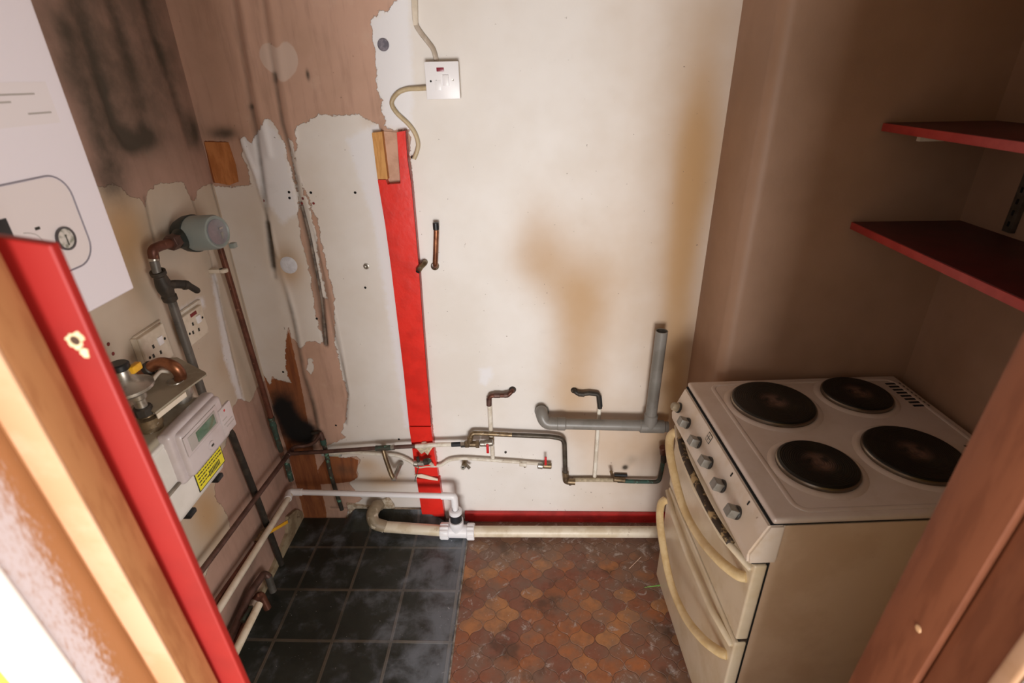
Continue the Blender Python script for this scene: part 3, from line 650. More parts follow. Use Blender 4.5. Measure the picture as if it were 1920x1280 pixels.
# lower painted pipe
t = thing('painted_pipe', 'cream painted pipe wandering along the back wall to a small red lever valve', 'pipe', wY(900, 866))
P = ptw([(612,850),(660,848),(690,850),(740,853),(765,862),(784,874),(800,873),(825,872),(843,862),(870,859),(920,862),(1000,868),(1015,869)], .018)
tube('pipe', spline(P, 5), .0070, 'painted_pipe', t)
tube('pipe_joint', ptw([(604,851),(640,852)], .016), .0085, mat('patchy_joint', '9aa0a0', 'cfc6a8', .6, scale=20), t)
cyl('valve_body', *ptw([(974,869),(988,870)], .022), .0105, 'painted_pipe', t); cyl('drain_boss', wY(983, 872, D-.022), wY(985, 876, D-.030), .005, 'nickel', t)
cyl('collar', *ptw([(1008,872),(1018,873)], .022), .0135, 'nickel', t); cyl('valve_end', *ptw([(1018,872),(1034,873)], .022), .0125, 'brass', t)
boxo('lever', (-.0042, -.0025, -.004), (.0042, .0025, .036), 'lever_red', t, .001, 2, Matrix.Translation(wY(1023, 870, D-.038)))
t2 = thing('isolating_valve', 'corroded brass valve joint in front of the red board below the copper pipe', 'valve', wY(792, 868))
for a, b, r, m_ in (((776,868),(784,869),.0125,'nickel'), ((784,868),(796,868),.0105,'solder'), ((795,866),(804,864),.0130,'iron'), ((803,865),(806,862),.009,'verdigris')):
    cyl('valve_body', *ptw([a, b], .058), r, m_, t2)
cyl('spindle', wY(785, 866, D-.058), wY(783, 857, D-.062), .006, 'iron', t2); tube('wire', spline(ptw([(785,872,.058),(783,884,.055),(779,896,.05),(778,902,.04)], .05)), .0016, 'verdigris', t2, 6)
tube('elbow', spline([wY(800, 866, D-.056), wY(806, 868, D-.045), wY(812, 872, D-.020)]), .007, 'painted_pipe', t2)
t = thing('stop_valve', 'small two ended brass stop valve poking from the wall below the red lever', 'valve', wY(872, 868))
cyl('body', wY(872, 863), wY(870, 873, D-.035), .0105, 'brass', t); nut('nut', wY(869, 874, D-.035), wY(868, 877, D-.048), .0098, 'nickel', t); cyl('outlet', wY(872, 869, D-.022), wY(881, 878, D-.036), .0065, 'nickel', t)
lathe('bore', [(0, .0045), (.0004, .003), (.0002, 0)], wY(868, 877, D-.0485), (0, -1, -.3), 'hole', t)
tag(lathe('wall_plug', [(0, .005), (.004, .0045), (.005, 0)], wY(948, 847), (0, -1, 0), 'iron'), 'dark nail head in the wall above the painted pipe', 'nail')
# green vertical pipe left
t = thing('green_vertical_pipe', 'dark pipe with green corrosion standing against the brown board near the corner', 'pipe', wY(642, 955))
P = ptw([(600,812),(606,828),(612,850),(618,880),(628,915),(641,955)], .026)
tube('pipe', spline(P[1:], 6), .0085, mat('corroded_pipe', '4a4238', '3c3a34', .6, .3, scale=20, c3='6aa58c', s3=22, lo3=.56), t)
cyl('collar', P[1] + Vector((0, 0, .012)), P[1] - Vector((0, 0, .012)), .0115, 'verdigris', t)
# bent pipe from corner to its head
t = thing('bent_pipe', 'brown pipe curving across the scorched board out of the corner', 'pipe', wY(560, 842))
P = [wX(548, 845, XL+.045), wY(552, 838, D-.05), wY(575, 835, D-.04), wY(590, 828, D-.035), wY(600, 815, D-.028), wY(601, 811, D-.022)]
tube('pipe', spline(P, 7), .0072, 'copper_brown', t)
cyl('elbow', wY(601, 812, D-.024), wY(605, 824, D-.026), .0095, 'copper_brown', t); tube('tail', ptw([(585,812,.014),(602,810,.018)], .02), .0055, 'iron', t)
# ---- waste pipe along floor
t = thing('waste_pipe', 'cream plastic waste pipe running along the skirting behind the cooker', 'pipe', wY(960, 995, D - .09))
wr = .0225; WO = .105
zc = wY(1100, 996, D-WO)[2]
A = wY(1246, 997, D-WO); B = wY(890, 996, D-WO); C1 = wY(722, 987, D-WO)
tube('pipe_run', [A, B], wr, 'waste', t, 24); tube('pipe_run', [wY(835, 995, D-WO), C1], wr, 'waste', t, 24)
P = [C1, wY(703, 980, D-WO), wY(698, 965, D-.085), wY(705, 950, D-.05), wY(712, 946, D-.0)]
tube('elbow', spline(P, 8), wr * 1.08, 'waste_dirty', t, 24)
c0 = wY(826, 995, D-WO); c1 = wY(842, 995, D-WO); c2 = wY(876, 996, D-WO); c3 = wY(890, 996, D-WO)
def fluted(name, a, b, r, par):
    bm = bmesh.new(); a = Vector(a); b = Vector(b); ax = (b-a).normalized(); L = (b-a).length; u = ax.orthogonal().normalized(); v = ax.cross(u); n = 48
    rings = []
    for h in (0, .1, .9, 1):
        rr_ = r * (.93 if h in (0, 1) else 1.)
        rings.append([bm.verts.new(a + ax*L*h + (u*math.cos(2*math.pi*k/n) + v*math.sin(2*math.pi*k/n)) * rr_ * (1.0 if k % 4 < 2 else .93)) for k in range(n)])
    for p, q in zip(rings, rings[1:]):
        for k in range(n): bm.faces.new((p[k], p[(k+1) % n], q[(k+1) % n], q[k]))
    bm.faces.new(rings[0]); bm.faces.new(rings[-1]); return rel(from_bm(name, bm, 'white_plastic', par, smooth=True, angle=30))
fluted('coupling_nut', c0, c1, .034, t); fluted('coupling_nut', c2, c3, .034, t)
tf = cyl('tee_fitting', c1 - Vector((.002, 0, 0)), c2 + Vector((.002, 0, 0)), .0265, 'white_plastic', t, 28)
TM = (c1 + c2) / 2 + Vector((-.004, 0, 0)); up_ = Vector((0, .0, 1))
lathe('tee_socket', [(0, .024), (.028, .025), (.034, .029), (.062, .029), (.062, .024), (.05, .022)], TM, up_, 'white_plastic', t, 28)
lathe('rubber_adaptor', [(.045, .020), (.045, .0235), (.100, .0235), (.104, .020), (.104, 0)], TM, up_, 'black_soft', t, 28)
lathe('adaptor_cap', [(.098, .024), (.100, .0265), (.112, .0265), (.116, .022), (.117, .013)], TM, up_, 'white_plastic', t, 28)
# ---- overflow pipe
t = thing('overflow_pipe', 'thin white plastic overflow pipe along both walls dropping into the waste tee', 'pipe', TM + Vector((0, 0, .12)))
orr = .0112
EL = Vector((TM[0], TM[1], wY(850, 930, TM[1])[2])); oyy = TM[1]
q0 = wY(548, 922, D-.085); 
P = [TM + Vector((0, 0, .108)), EL + Vector((0, 0, -.004))]
tube('drop_pipe', [TM + Vector((0, 0, .104)), EL + Vector((0, 0, -.03))], orr, 'white_plastic', t)
tube('elbow', fillet([EL + Vector((0, 0, -.05)), EL, EL + (q0-EL).normalized()*.05], .012), orr * 1.3, 'white_plastic', t, 18)
tube('pipe_run', [EL + (q0-EL).normalized()*.03, q0], orr, 'white_plastic', t, 18)
l1 = wX(400, 1152, q0[0] - .0); l1 = wX(405, 1150, XL+.055); 
tube('corner_elbow', fillet([q0 + (EL-q0).normalized()*.04, q0 + Vector((-.012, .0, 0)), q0 + (l1-q0).normalized()*.045], .012), orr * 1.28, 'white_plastic', t, 18)
tube('pipe_run', [q0 + (l1-q0).normalized()*.02, q0 + (l1-q0)*1.25], orr, 'old_plastic', t, 18)
# plaster lumps by elbow
def lump(name, c, r, m, label, cat, sc=(1, .5, .8), seed=0, group=None):
    rnd = random.Random(seed); bm = bmesh.new(); bmesh.ops.create_icosphere(bm, subdivisions=3, radius=r)
    from mathutils import noise
    for v in bm.verts:
        v.co = Vector((v.co[0]*sc[0], v.co[1]*sc[1], v.co[2]*sc[2])) * (1 + .35 * noise.noise(v.co * (2.2 / r) * .5 + Vector((seed, 0, 0))))
        v.co += Vector(c)
    o = from_bm(name, bm, m, smooth=True); return tag(o, label, cat, group)
lump('plaster_lump', wY(726, 945, D-.004), .030, 'rubble', 'crumbling cream plaster lump round the waste pipe elbow', 'plaster', (1, .35, 1.2), 3)
# ledge / rubble line at wall foot left of red board
bm = bmesh.new(); prism(bm, [wY(*p, D-.012) for p in [(650,945),(700,952),(786,957),(789,968),(700,966),(655,962)]], (0, .0115, 0))
tag(from_bm('broken_skirting', bm, 'rubble'), 'broken pale strip along the wall foot left of the red board', 'skirting')
bm = bmesh.new(); box(bm, (wY(655, 965)[0], D - .010, .0), (wY(795, 965)[0], D - .0006, wY(700, 966)[2] - .003)); tag(from_bm('dark_gap', bm, 'black_soft'), 'dark strip at the wall foot behind the waste elbow', 'skirting')
# brown board, slightly proud of the wall, near corner
# ================================================================ LEFT WALL things
def ptl(lst, off): return [wX(p[0], p[1], XL + (p[2] if len(p) > 2 else off)) for p in lst]
# boiler
XB = -.70
b0 = wX(252, 540, XB); b1 = wX(68, 0, XB)
yb1 = (b0[1]); zb0 = 1.378; yb0 = Y1 + .004
t = thing('boiler', 'white wall hung boiler with a pressure gauge high on the left wall', 'boiler', (XL, (yb0+yb1)/2, zb0))
boxo('casing', (XL + .001, yb0, zb0), (XB - .004, yb1 - .002, 2.16), 'boiler', t, .004, 3)
boxo('front_panel', (XB - .0045, yb0 - .0, zb0 - .002), (XB, yb1, 2.162), 'boiler', t, .003, 3)
def yzloop(y0, y1, z0, z1, r, n=8):
    out = []
    for cy, cz, a0 in ((y1-r, z1-r, 0), (y0+r, z1-r, 90), (y0+r, z0+r, 180), (y1-r, z0+r, 270)):
        for k in range(n+1): a = math.radians(a0 + 90*k/n); out.append((cy + r*math.cos(a), cz + r*math.sin(a)))
    return out
lp_ = [Vector((XB + .0004, y, z)) for y, z in yzloop(.50, .812, 1.447, 1.583, .035)]
bm = bmesh.new(); sweep(bm, lp_ + [lp_[0]], .0013, 6, False); rel(from_bm('panel_outline', bm, mat('grey_groove', '8c8690', None, .5), t, smooth=True))
cpn = rel(from_bm('control_panel', (lambda b: (prism(b, [Vector((XB - .0005, y, z)) for y, z in yzloop(.502, .810, 1.449, 1.581, .033)], (.0011, 0, 0)), b)[1])(bmesh.new()), 'boiler_panel', t))
boxo('display', (XB - .001, .55, 1.507), (XB + .0018, .692, 1.543), 'black', t, .001)
g = wX(122, 447, XB + .001)
pg_ = lathe('pressure_gauge', [(0, .0175), (.003, .0175), (.0035, .0150), (.002, .0145)], g, (1, 0, 0), mat('gauge_bezel', '4a4648', None, .3), t)
lathe('gauge_face', [(.0016, .0146), (.0022, 0)], g, (1, 0, 0), mat('gauge_face', 'cfc8c0', '8a8a7c', .3, scale=120), pg_)
boxo('gauge_needle', (g[0]+.0026, g[1]-.0007, g[2]-.010), (g[0]+.0032, g[1]+.0007, g[2]+.006), 'ink', pg_, 0)
ic = wX(70, 428, XB + .0006); boxo('icon', (ic[0]-.0004, ic[1]-.004, ic[2]-.002), (ic[0]+.0006, ic[1]+.004, ic[2]+.002), 'ink', t, 0)
tube('pointer_line', spline([wX(*p, XB + .0012) for p in [(44,437),(55,437),(68,440),(78,448),(85,458)]]), .0005, 'ink_grey', t, 6)
# sticker with unreadable grey print
stk = rel(from_bm('sticker', (lambda b: (box(b, (XB - .0002, .68, 1.650), (XB + .0005, .840, 1.705)), b)[1])(bmesh.new()), mat('sticker', 'e3dbdd', None, .5), t))
for y0_, y1_, z_ in ((.70, .813, 1.690), (.70, .77, 1.681), (.79, .83, 1.665)):
    boxo('print', (XB + .0004, y0_, z_ - .0012), (XB + .0009, y1_, z_ + .0012), 'ink_grey', t, 0)
# water meter
t = thing('water_meter', 'grey capped water meter on a dark green casting between two pipes', 'meter', wX(370, 440, XL + .06))
mc = wX(398, 438, XL + .115); ax = Vector((1, -.22, .10))
base = Vector((XL + .055, mc[1] + .004, mc[2]))
lathe('grey_cap', [(.0, .046), (.004, .049), (.080, .047), (.088, .044), (.090, .040), (.087, .036), (.086, 0)], base, ax, 'cap_grey', t, 36)
lathe('dial_window', [(.0865, .0355), (.0895, .034), (.090, 0)], base, ax, 'cap_glass', t, 32)
boxo('counter', (base[0]+.0895, base[1]-.013, base[2]-.012), (base[0]+.0915, base[1]+.013, base[2]+.006), mat('counter_plate', 'a5a298', '8f8d86', .5), t, .0005)
boxo('dial_print', (base[0]+.0895, base[1]-.014, base[2]+.013), (base[0]+.0912, base[1]+.014, base[2]+.019), 'ink_grey', t, .0005)
lathe('casting', [(-.040, .030), (-.035, .040), (-.010, .050), (.012, .052), (.014, .046)], base, ax, 'meter_green', t, 30)
boxo('cap_hinge', (base[0]+.075, base[1]+.035, base[2]-.055), (base[0]+.09, base[1]+.055, base[2]-.040), 'cap_grey', t, .002)
n0 = wX(330, 452, XL + .05); n1 = Vector((base[0]-.005, base[1]-.02, base[2] - .002))
tube('inlet_casting', [n0, n0.lerp(n1, .4), n1], [.020, .026, .036], 'meter_green', t, 18)
nut('inlet_nut', wX(318, 456, XL + .05), wX(334, 450, XL + .05), .021, 'copper_brown', t)
n2 = Vector((base[0]-.005, base[1]+.03, base[2]-.015)); cyl('outlet_nut', n2, n2 + Vector((0, .02, -.018)), .018, 'meter_green', t)
# pipe down 1
t = thing('rising_main', 'dark iron water pipe with a drain tap dropping from the meter elbow', 'pipe', wX(530, 1055, XL + .02))
P = [wX(322, 455, XL+.05), wX(298, 462, XL+.05), wX(287, 470, XL+.048), wX(289, 486, XL+.045)]
tube('copper_elbow', spline(P, 8), .0125, 'copper', t, 18)
cyl('collar', wX(288, 484, XL+.045), wX(289, 490, XL+.045), .0130, 'nickel', t)
tube('upper_pipe', [wX(289, 488, XL+.045), wX(295, 512, XL+.045)], .0112, 'lead', t)
tube('pipe', [wX(322, 565, XL+.042), wX(380, 738, XL+.035)], .0115, 'lead', t)
tube('lower_pipe', [wX(380, 738, XL+.035), wX(435, 815, XL+.020) , wX(486, 945, XL+.020), wX(528, 1058, XL+.020)], .0115, 'iron', t)
V0 = wX(295, 508, XL+.045); V1 = wX(320, 562, XL+.042)
lathe('stop_cock', [(0, .013), (0, .019), (.010, .019), (.014, .015), ((V1-V0).length*.45, .020), ((V1-V0).length*.6, .020), ((V1-V0).length-.016, .016), ((V1-V0).length-.012, .019), ((V1-V0).length, .018), ((V1-V0).length, .011)], V0, V1 - V0, 'iron', t, 18)
s0 = wX(310, 535, XL+.05); s1 = wX(352, 534, XL+.075); s2 = wX(372, 546, XL+.080)
tube('tap_body', spline([s0, s0.lerp(s1, .5) + Vector((0, 0, .003)), s1], 6), .0115, 'iron', t)
lathe('tap_gland', [(0, .009), (.003, .013), (.010, .013), (.013, .008), (.02, .008)], s0.lerp(s1, .75), s1 - s0, 'iron', t, 14)
tube('tap_outlet', spline([s1, s1.lerp(s2, .5), s2], 4), [.009]*8 + [.0065], 'iron', t)
# copper pipe 2
t = thing('copper_riser', 'straight brown copper pipe dropping from the meter beside the room corner', 'pipe', wX(520, 800, XL+.03))
a, b = wX(412, 462, XL+.045), wX(508, 782, XL+.035); tube('pipe', [a, b], .0095, 'copper', t)
c = wX(419, 507, XL+.042); cyl('pipe_clip', c + Vector((0, 0, .006)), c - Vector((0, 0, .006)), .0135, 'old_plastic', t); boxo('clip_base', (XL, c[1]-.010, c[2]-.006), (c[0], c[1]+.008, c[2]+.006), 'old_plastic', t, .001)
tube('corroded_joint', spline([b, wX(513, 800, XL+.034), wX(519, 820, XL+.033), wX(527, 845, XL+.03)], 5), [.0115, .0125, .0105, .011, .0125, .0125, .011, .0105, .0100, .0098, .0098, .0098, .0098, .0098, .0098, .0095], 'verdigris', t)
tube('lower_section', [wX(536, 862, XL+.03), wX(546, 900, XL+.03)], .0105, 'verdigris', t); cyl('solder_ring', wX(534, 856, XL+.03), wX(538, 866, XL+.03), .0125, 'solder', t)
# long brown pipe along left wall
t = thing('brown_pipe', 'long brown pipe sloping along the left wall below the gas meter', 'pipe', wX(450, 970, XL+.04))
a = wX(545, 846, XL+.045); b = wX(372, 1078, XL+.045); tube('pipe', [a, a + (b-a)*1.3], .0088, 'copper_brown', t)
cyl('elbow', a - (b-a).normalized()*.01, a + (b-a).normalized()*.03, .0108, 'copper_brown', t)
# gas cock
t = thing('gas_tap', 'corroded brass tap with a yellow lever on the left wall pipe', 'valve', wX(500, 1000, XL+.03))
v0 = wX(482, 1018, XL+.03); v1 = wX(512, 975, XL+.03); v2 = wX(538, 935, XL+.03)
tube('pipe', [v1, v2], .0085, 'copper_brown', t); tube('lower_pipe', [v0, v0 + (v0-v1)*3.4], .0085, 'copper', t)
lathe('valve_body', [(0, .010), (.006, .014), (.016, .014), (.022, .011), (.03, .016), (.045, .016), (.05, .011), (.058, .014), (.068, .013), (.07, .009)], v0, v1 - v0, 'brass', t, 14)
m0 = wX(500, 1000, XL+.05); m1 = wX(538, 978, XL+.065); cyl('spindle', wX(497, 998, XL+.03), m0, .007, 'brass', t)
bm = bmesh.new(); dd = (m1-m0); nn = Vector((0, 0, 1)); prism(bm, [m0 + nn*.006, m1 + nn*.0075, m1 - nn*.0065, m0 - nn*.006], (.004, 0, 0)); l_ = rel(from_bm('lever', bm, 'yellow', t)); l_['label'] = 'yellow lever'
# rusty elbows at floor
t = thing('floor_pipes', 'pair of rusty pipe elbows dropping to the floor by the left wall', 'pipe', wX(505, 1100, XL+.04))
P = [wX(430, 1200, XL+.03), wX(470, 1110, XL+.03), wX(495, 1075, XL+.032), wX(503, 1080, XL+.045), wX(512, 1108, XL+.05)]
tube('rear_pipe', fillet(P[:3] + P[3:], .02), .0125, 'copper_brown', t); tube('rear_leg', [P[3], P[4]], .0130, 'lead', t)
P = [wX(440, 1215, XL+.045), wX(476, 1128, XL+.045), wX(488, 1112, XL+.05), wX(502, 1140, XL+.065)]
tube('front_pipe', fillet(P, .02), .0130, 'copper', t); cyl('collar', wX(470, 1140, XL+.047), wX(476, 1128, XL+.047), .0155, 'nickel', t)
tube('verdigris_patch', [wX(455, 1165, XL+.058), wX(470, 1140, XL+.058)], .008, 'verdigris', t)
tag(tube('floor_pipe', [wX(440, 1225, XL+.085), wX(486, 1132, XL+.085)], .0125, 'waste', None), 'short cream pipe lying by the floor edge at the left wall', 'pipe')
# left skirting scrap
bm = bmesh.new(); prism(bm, [wX(*p, XL+.014) for p in [(541,968),(556,955),(571,960),(574,972),(540,1035),(524,1064),(500,1115),(490,1110),(515,1060),(540,1000)]], (-.0135, 0, 0))
tag(from_bm('broken_skirting', bm, 'skirt_dirty'), 'splintered remnant of skirting board in the left wall corner', 'skirting')
bm = bmesh.new(); box(bm, (XL, Y1, 0), (XL+.012, 1.28, .045), .002); struct(from_bm('baseboard_left', bm, 'skirt_dirty'))
# sockets
def socket(label, c, hw, hh, red):
    t = thing('wall_socket', label, 'socket', (XL, c[1], c[2]), 'electrical sockets on the left wall')
    y, z = c[1], c[2]
    boxo('back_box', (XL + .0005, y-hw, z-hh), (XL+.018, y+hw, z+hh), 'old_plastic', t, .002)
    fpl = boxo('face_plate', (XL+.018, y-hw-.001, z-hh-.001), (XL+.026, y+hw+.001, z+hh+.001), 'old_plastic', t, .003, 3)
    F = XL + .026
    boxo('rocker', (F-.001, y+.008, z+.002), (F+.004, y+.026, z+.024), 'white_plastic', fpl, .001)
    if red: boxo('neon', (F-.001, y-.012, z+.030), (F+.0015, y+.018, z+.040), mat('socket_red', '7a1f20', None, .4), fpl, .001)
    for dy, dz in ((-.012, .010), (.006, -.016), (-.022, -.012)):
        boxo('pin_slot', (F-.001, y+dy-.0035, z+dz-.005), (F+.0006, y+dy+.0035, z+dz+.005), 'ink', fpl, 0)
    for dy, dz in ((-hw*.75, -hh*.2), (hw*.75, hh*.2)):
        lathe('screw', [(-.0004, .004), (.001, .0034), (.0004, 0)], (F, y+dy, z+dz), (1, 0, 0), 'hole', fpl, 10)
    return t
sc1 = wX(291, 652, XL+.02); sc2 = wX(364, 610, XL+.02)
socket('plain white double pole socket low on the left wall above the gas meter', sc1, .048, .048, False)
socket('white socket with a dark red neon beside the grey pipe on the left wall', sc2, .050, .044, True)
s = wX(280, 622, XL+.01); tag(boxo('label_strip', (XL+.0005, s[1]-.050, s[2]-.008), (XL+.010, s[1]+.055, s[2]+.010), 'old_plastic'), 'cream plastic strip above the plain socket with faded red print', 'strip')
e = boxo('faded_print', (XL+.0098, s[1]-.01, s[2]+.001), (XL+.0104, s[1]+.045, s[2]+.006), mat('faded_red_print', 'b08078', 'c0a498', .7, scale=150), bpy.data.objects['label_strip'], 0)
s = wX(358, 582, XL+.01); tag(boxo('plaster_ridge', (XL+.0005, s[1]-.055, s[2]-.006), (XL+.012, s[1]+.055, s[2]+.014), 'painted_pipe', None, .004), 'lumpy cream ridge above the socket with the red neon', 'plaster')
for p in [(203,645),(212,663),(248,642),(196,668)]:
    c = wX(*p, XL); tag(lathe('screw_hole', [(0, .0048), (.0006, .004), (.0002, 0)], c + Vector((.0004, 0, 0)), (1, 0, 0), 'plug', None, 12), 'dark red wall plug in the left wall beside the plain socket', 'screw hole', 'wall plugs near the plain socket')
# gas meter
XM = -.785
ym1 = 1.088; ym0 = .845; zm0 = .800; zm1 = 1.022
t = thing('gas_meter', 'pale grey gas meter with digital display and yellow warning label on the left wall', 'meter', (XL, (ym0+ym1)/2, zm0))
def rbox(name, lo, hi, r, m, par, seg=5): return boxo(name, lo, hi, m, par, r, seg)
rbox('lower_body', (XL+.05, ym0, zm0), (XM, ym1, zm0+.115), .040, 'meter_grey', t)
rbox('upper_body', (XL+.05, ym0+.002, zm0+.085), (XM-.003, ym1-.002, zm1-.012), .030, 'meter_grey', t)
boxo('seam_band', (XL+.045, ym0-.004, zm0+.096), (XM+.003, ym1+.004, zm0+.103), mat('seam', '8d8478', '6f675c', .5), t, .003)
boxo('top_plate', (XL+.055, ym0+.012, zm1-.020), (XM-.012, ym1-.012, zm1-.002), 'meter_top', t, .009, 4)
boxo('top_rim', (XL+.05, ym0+.004, zm1-.026), (XM-.004, ym1-.004, zm1-.014), 'meter_grey', t, .005, 3)
boxo('module', (XM-.02, .922, .898), (XM+.026, ym1+.003, 1.016), 'meter_module', t, .014, 4)
boxo('module_step', (XM-.02, .906, .890), (XM+.012, ym1+.006, 1.024), 'meter_module', t, .012, 4)
boxo('display_panel', (XM+.0255, .925, .955), (XM+.028, 1.06, 1.006), 'meter_module', t, .002)
dfr = boxo('display_frame', (XM+.027, .938, .962), (XM+.0293, 1.048, .998), 'ink_grey', t, .0008)
boxo('display', (XM+.029, .965, .967), (XM+.0305, 1.040, .993), 'lcd', dfr, .0008)

bx_ = Vector((XM+.0258, 1.005, .928)); lathe('button', [(0, .011), (.003, .0105), (.004, .008), (.0035, 0)], bx_, (1, 0, 0), 'meter_module', t); boxo('button_mark', (XM+.0285, 1.000, .926), (XM+.0302, 1.010, .931), 'ink', t, 0)
boxo('tag', (XM+.022, ym1-.028, .912), (XM+.0295, ym1+.026, .985), 'meter_module', t, .003)
lathe('red_dot', [(0, .0035), (.0006, 0)], (XM+.0297, 1.082, .975), (1, 0, 0), 'lever_red', t, 12)
for z_, a_, b_ in ((.955, 1.065, 1.085), (.942, 1.066, 1.106), (.932, 1.074, 1.108)): boxo('tag_print', (XM+.0294, a_, z_-.001), (XM+.0299, b_, z_+.001), 'ink_grey', t, 0)
yl = rel(from_bm('warning_label', (lambda b: (box(b, (XM-.0002, .955, .832), (XM+.0012, 1.066, .884)), b)[1])(bmesh.new()), 'yellow_label', t)); yl['label'] = 'yellow warning label with black print'
bd = rel(from_bm('label_border', (lambda b: (box(b, (XM-.0004, .952, .829), (XM+.0006, 1.069, .887)), b)[1])(bmesh.new()), 'ink', t))
rp = random.Random(5)
for k in range(5):
    y = .960
    while y < (.99 if k > 2 else 1.055):
        wd = rp.uniform(.004, .011); boxo('label_print', (XM+.001, y, .877-k*.0088), (XM+.0017, y+wd, .8800-k*.0088), 'ink', yl, 0); y += wd + .0025
for k in range(9): boxo('barcode_bar', (XM+.001, 1.000 + k*.0055, .838), (XM+.0017, 1.003 + k*.0055, .853), 'ink', yl, 0)
for y in (ym0+.075, ym1-.045): boxo('rubber_foot', (XM-.06, y-.016, zm0-.008), (XM-.005, y+.012, zm0+.004), 'black', t, .003)
UY1 = 1.060; UY0 = .945; UX = -.835
lathe('outlet_union', [(-.004, .024), (.012, .024), (.014, .028), (.036, .028), (.040, .022), (.055, .018)], (UX, UY1, zm1-.004), (0, 0, 1), 'nickel', t, 20)
lathe('inlet_union', [(-.004, .024), (.012, .024), (.014, .027), (.034, .027), (.038, .018), (.060, .015)], (UX, UY0, zm1-.004), (0, 0, 1), 'brass', t, 20)
# bracket
t = thing('meter_bracket', 'dusty steel bracket plate bridging the two meter unions', 'bracket', (XL, .93, 1.10))
bm = bmesh.new(); zz = zm1 + .045
prism(bm, [wZ(*p, zz) for p in [(250,752),(281,700),(312,674),(333,672),(386,700),(388,704),(346,734),(292,776)]], (0, 0, .004)); rel(from_bm('plate', bm, 'meter_top', t))
a_, b_ = wZ(292, 776, zz), wZ(346, 734, zz); bm = bmesh.new(); prism(bm, [a_, b_, b_ + Vector((0, 0, -.012)), a_ + Vector((0, 0, -.012))], (.003, -.001, 0)); rel(from_bm('front_lip', bm, 'old_plastic', t))
boxo('wall_arm', (XL, 1.10, zz-.004), (-.90, 1.13, zz), 'meter_top', t, .001)
t = thing('copper_gas_pipe', 'thick copper pipe arching from the wall down to the meter outlet', 'pipe', wZ(338, 712, zz))
P = [wZ(268, 700, zz+.010), wZ(278, 692, zz+.025), wZ(290, 684, zz+.038), wZ(306, 680, zz+.045), wZ(326, 687, zz+.040), wZ(337, 700, zz+.02), wZ(338, 710, zz+.004)]
tube('pipe', spline(P, 8), .0135, 'copper_bright', t, 18)
lathe('dark_collar', [(0, .017), (.012, .017), (.014, .014)], P[1], P[2]-P[1], 'iron', t)
# regulator
t = thing('gas_regulator', 'silver round gas regulator with yellow tag half hidden by the red post', 'regulator', (UX, UY0, zm1+.06))
RB = Vector((UX, UY0-.004, zm1+.036))
cyl('union_nut', RB, RB + Vector((0, 0, .022)), .019, 'iron', t, 8); lathe('lower_neck', [(0, .012), (.02, .012), (.024, .017), (.045, .018), (.05, .014)], RB + Vector((0, 0, .020)), (0, 0, 1), 'nickel', t)
RC = RB + Vector((-.012, -.004, .062)); lathe('body', [(-.012, .018), (-.006, .030), (.004, .046), (.007, .050), (.013, .050), (.016, .044), (.024, .030), (.036, .020), (.052, .017), (.054, 0)], RC, (0, 0, 1), 'nickel', t, 32)
cyl('cap', RC + Vector((0, 0, .052)), RC + Vector((0, 0, .068)), .020, 'black', t)
boxo('yellow_tag', (RC[0]+.012, RC[1]+.002, RC[2]+.040), (RC[0]+.026, RC[1]+.030, RC[2]+.056), 'yellow', t, .003)
tube('white_hose', spline([wZ(262, 738, zz+.012), wZ(280, 722, zz+.014), wZ(292, 705, zz+.02), wZ(302, 696, zz+.02), wZ(318, 697, zz+.012)], 8), .0045, 'old_plastic', t, 8)
# ================================================================ DOOR SIDE red post
t = thing('red_post', 'bright red painted post with a chipped screw hole beside the left door jamb', 'post', (-.372, .405, 0))
bm = bmesh.new(); box(bm, (-.420, .396, 0), (-.3575, .4055, 1.596), .0022, 3)
for v in bm.verts:
    if v.co.z > 1.5: v.co.z += .008 * (1 if v.co.x < -.380 else -.25)
    v.co.y -= .030 * (v.co.z - 1.0)
rel(from_bm('post', bm, 'red_jamb', t, smooth=True, angle=40))
hc = wY(141, 638, .3800); yf = .396 - .030 * (hc[2] - 1.0)
def ragged(c, r, n, seed, y):
    rd = random.Random(seed); q = [rd.uniform(0, 6.28) for _ in range(4)]
    def rr_(a): return r * (1 + .16*math.sin(2*a+q[0]) + .13*math.sin(3*a+q[1]) + .09*math.sin(7*a+q[2]) + .05*math.sin(13*a+q[3]))
    return [Vector((c[0] + math.cos(2*math.pi*k/n)*rr_(2*math.pi*k/n), y, c[2] + math.sin(2*math.pi*k/n)*rr_(2*math.pi*k/n)*.95)) for k in range(n)]
bm = bmesh.new(); prism(bm, ragged(hc, .0075, 56, 2, yf - .0008), (0, .0008, 0)); a_ = rel(from_bm('chipped_paint', bm, mat('chip_edge', 'ecd9b0', 'd8bf90', .8), t)); a_['label'] = 'pale chipped paint round the hole'
bm = bmesh.new(); prism(bm, ragged(hc + Vector((.0035, 0, -.0115)), .0040, 40, 6, yf - .0010), (0, .0008, 0)); rel(from_bm('chipped_paint', bm, bpy.data.materials['chip_edge'], t))
lathe('screw_hole', [(0, .0042), (.0004, .0036), (.0001, 0)], Vector((hc[0], yf - .0008, hc[2])), (0, -1, 0), mat('hole_brown', '4a3324', None, .8), t, 14)
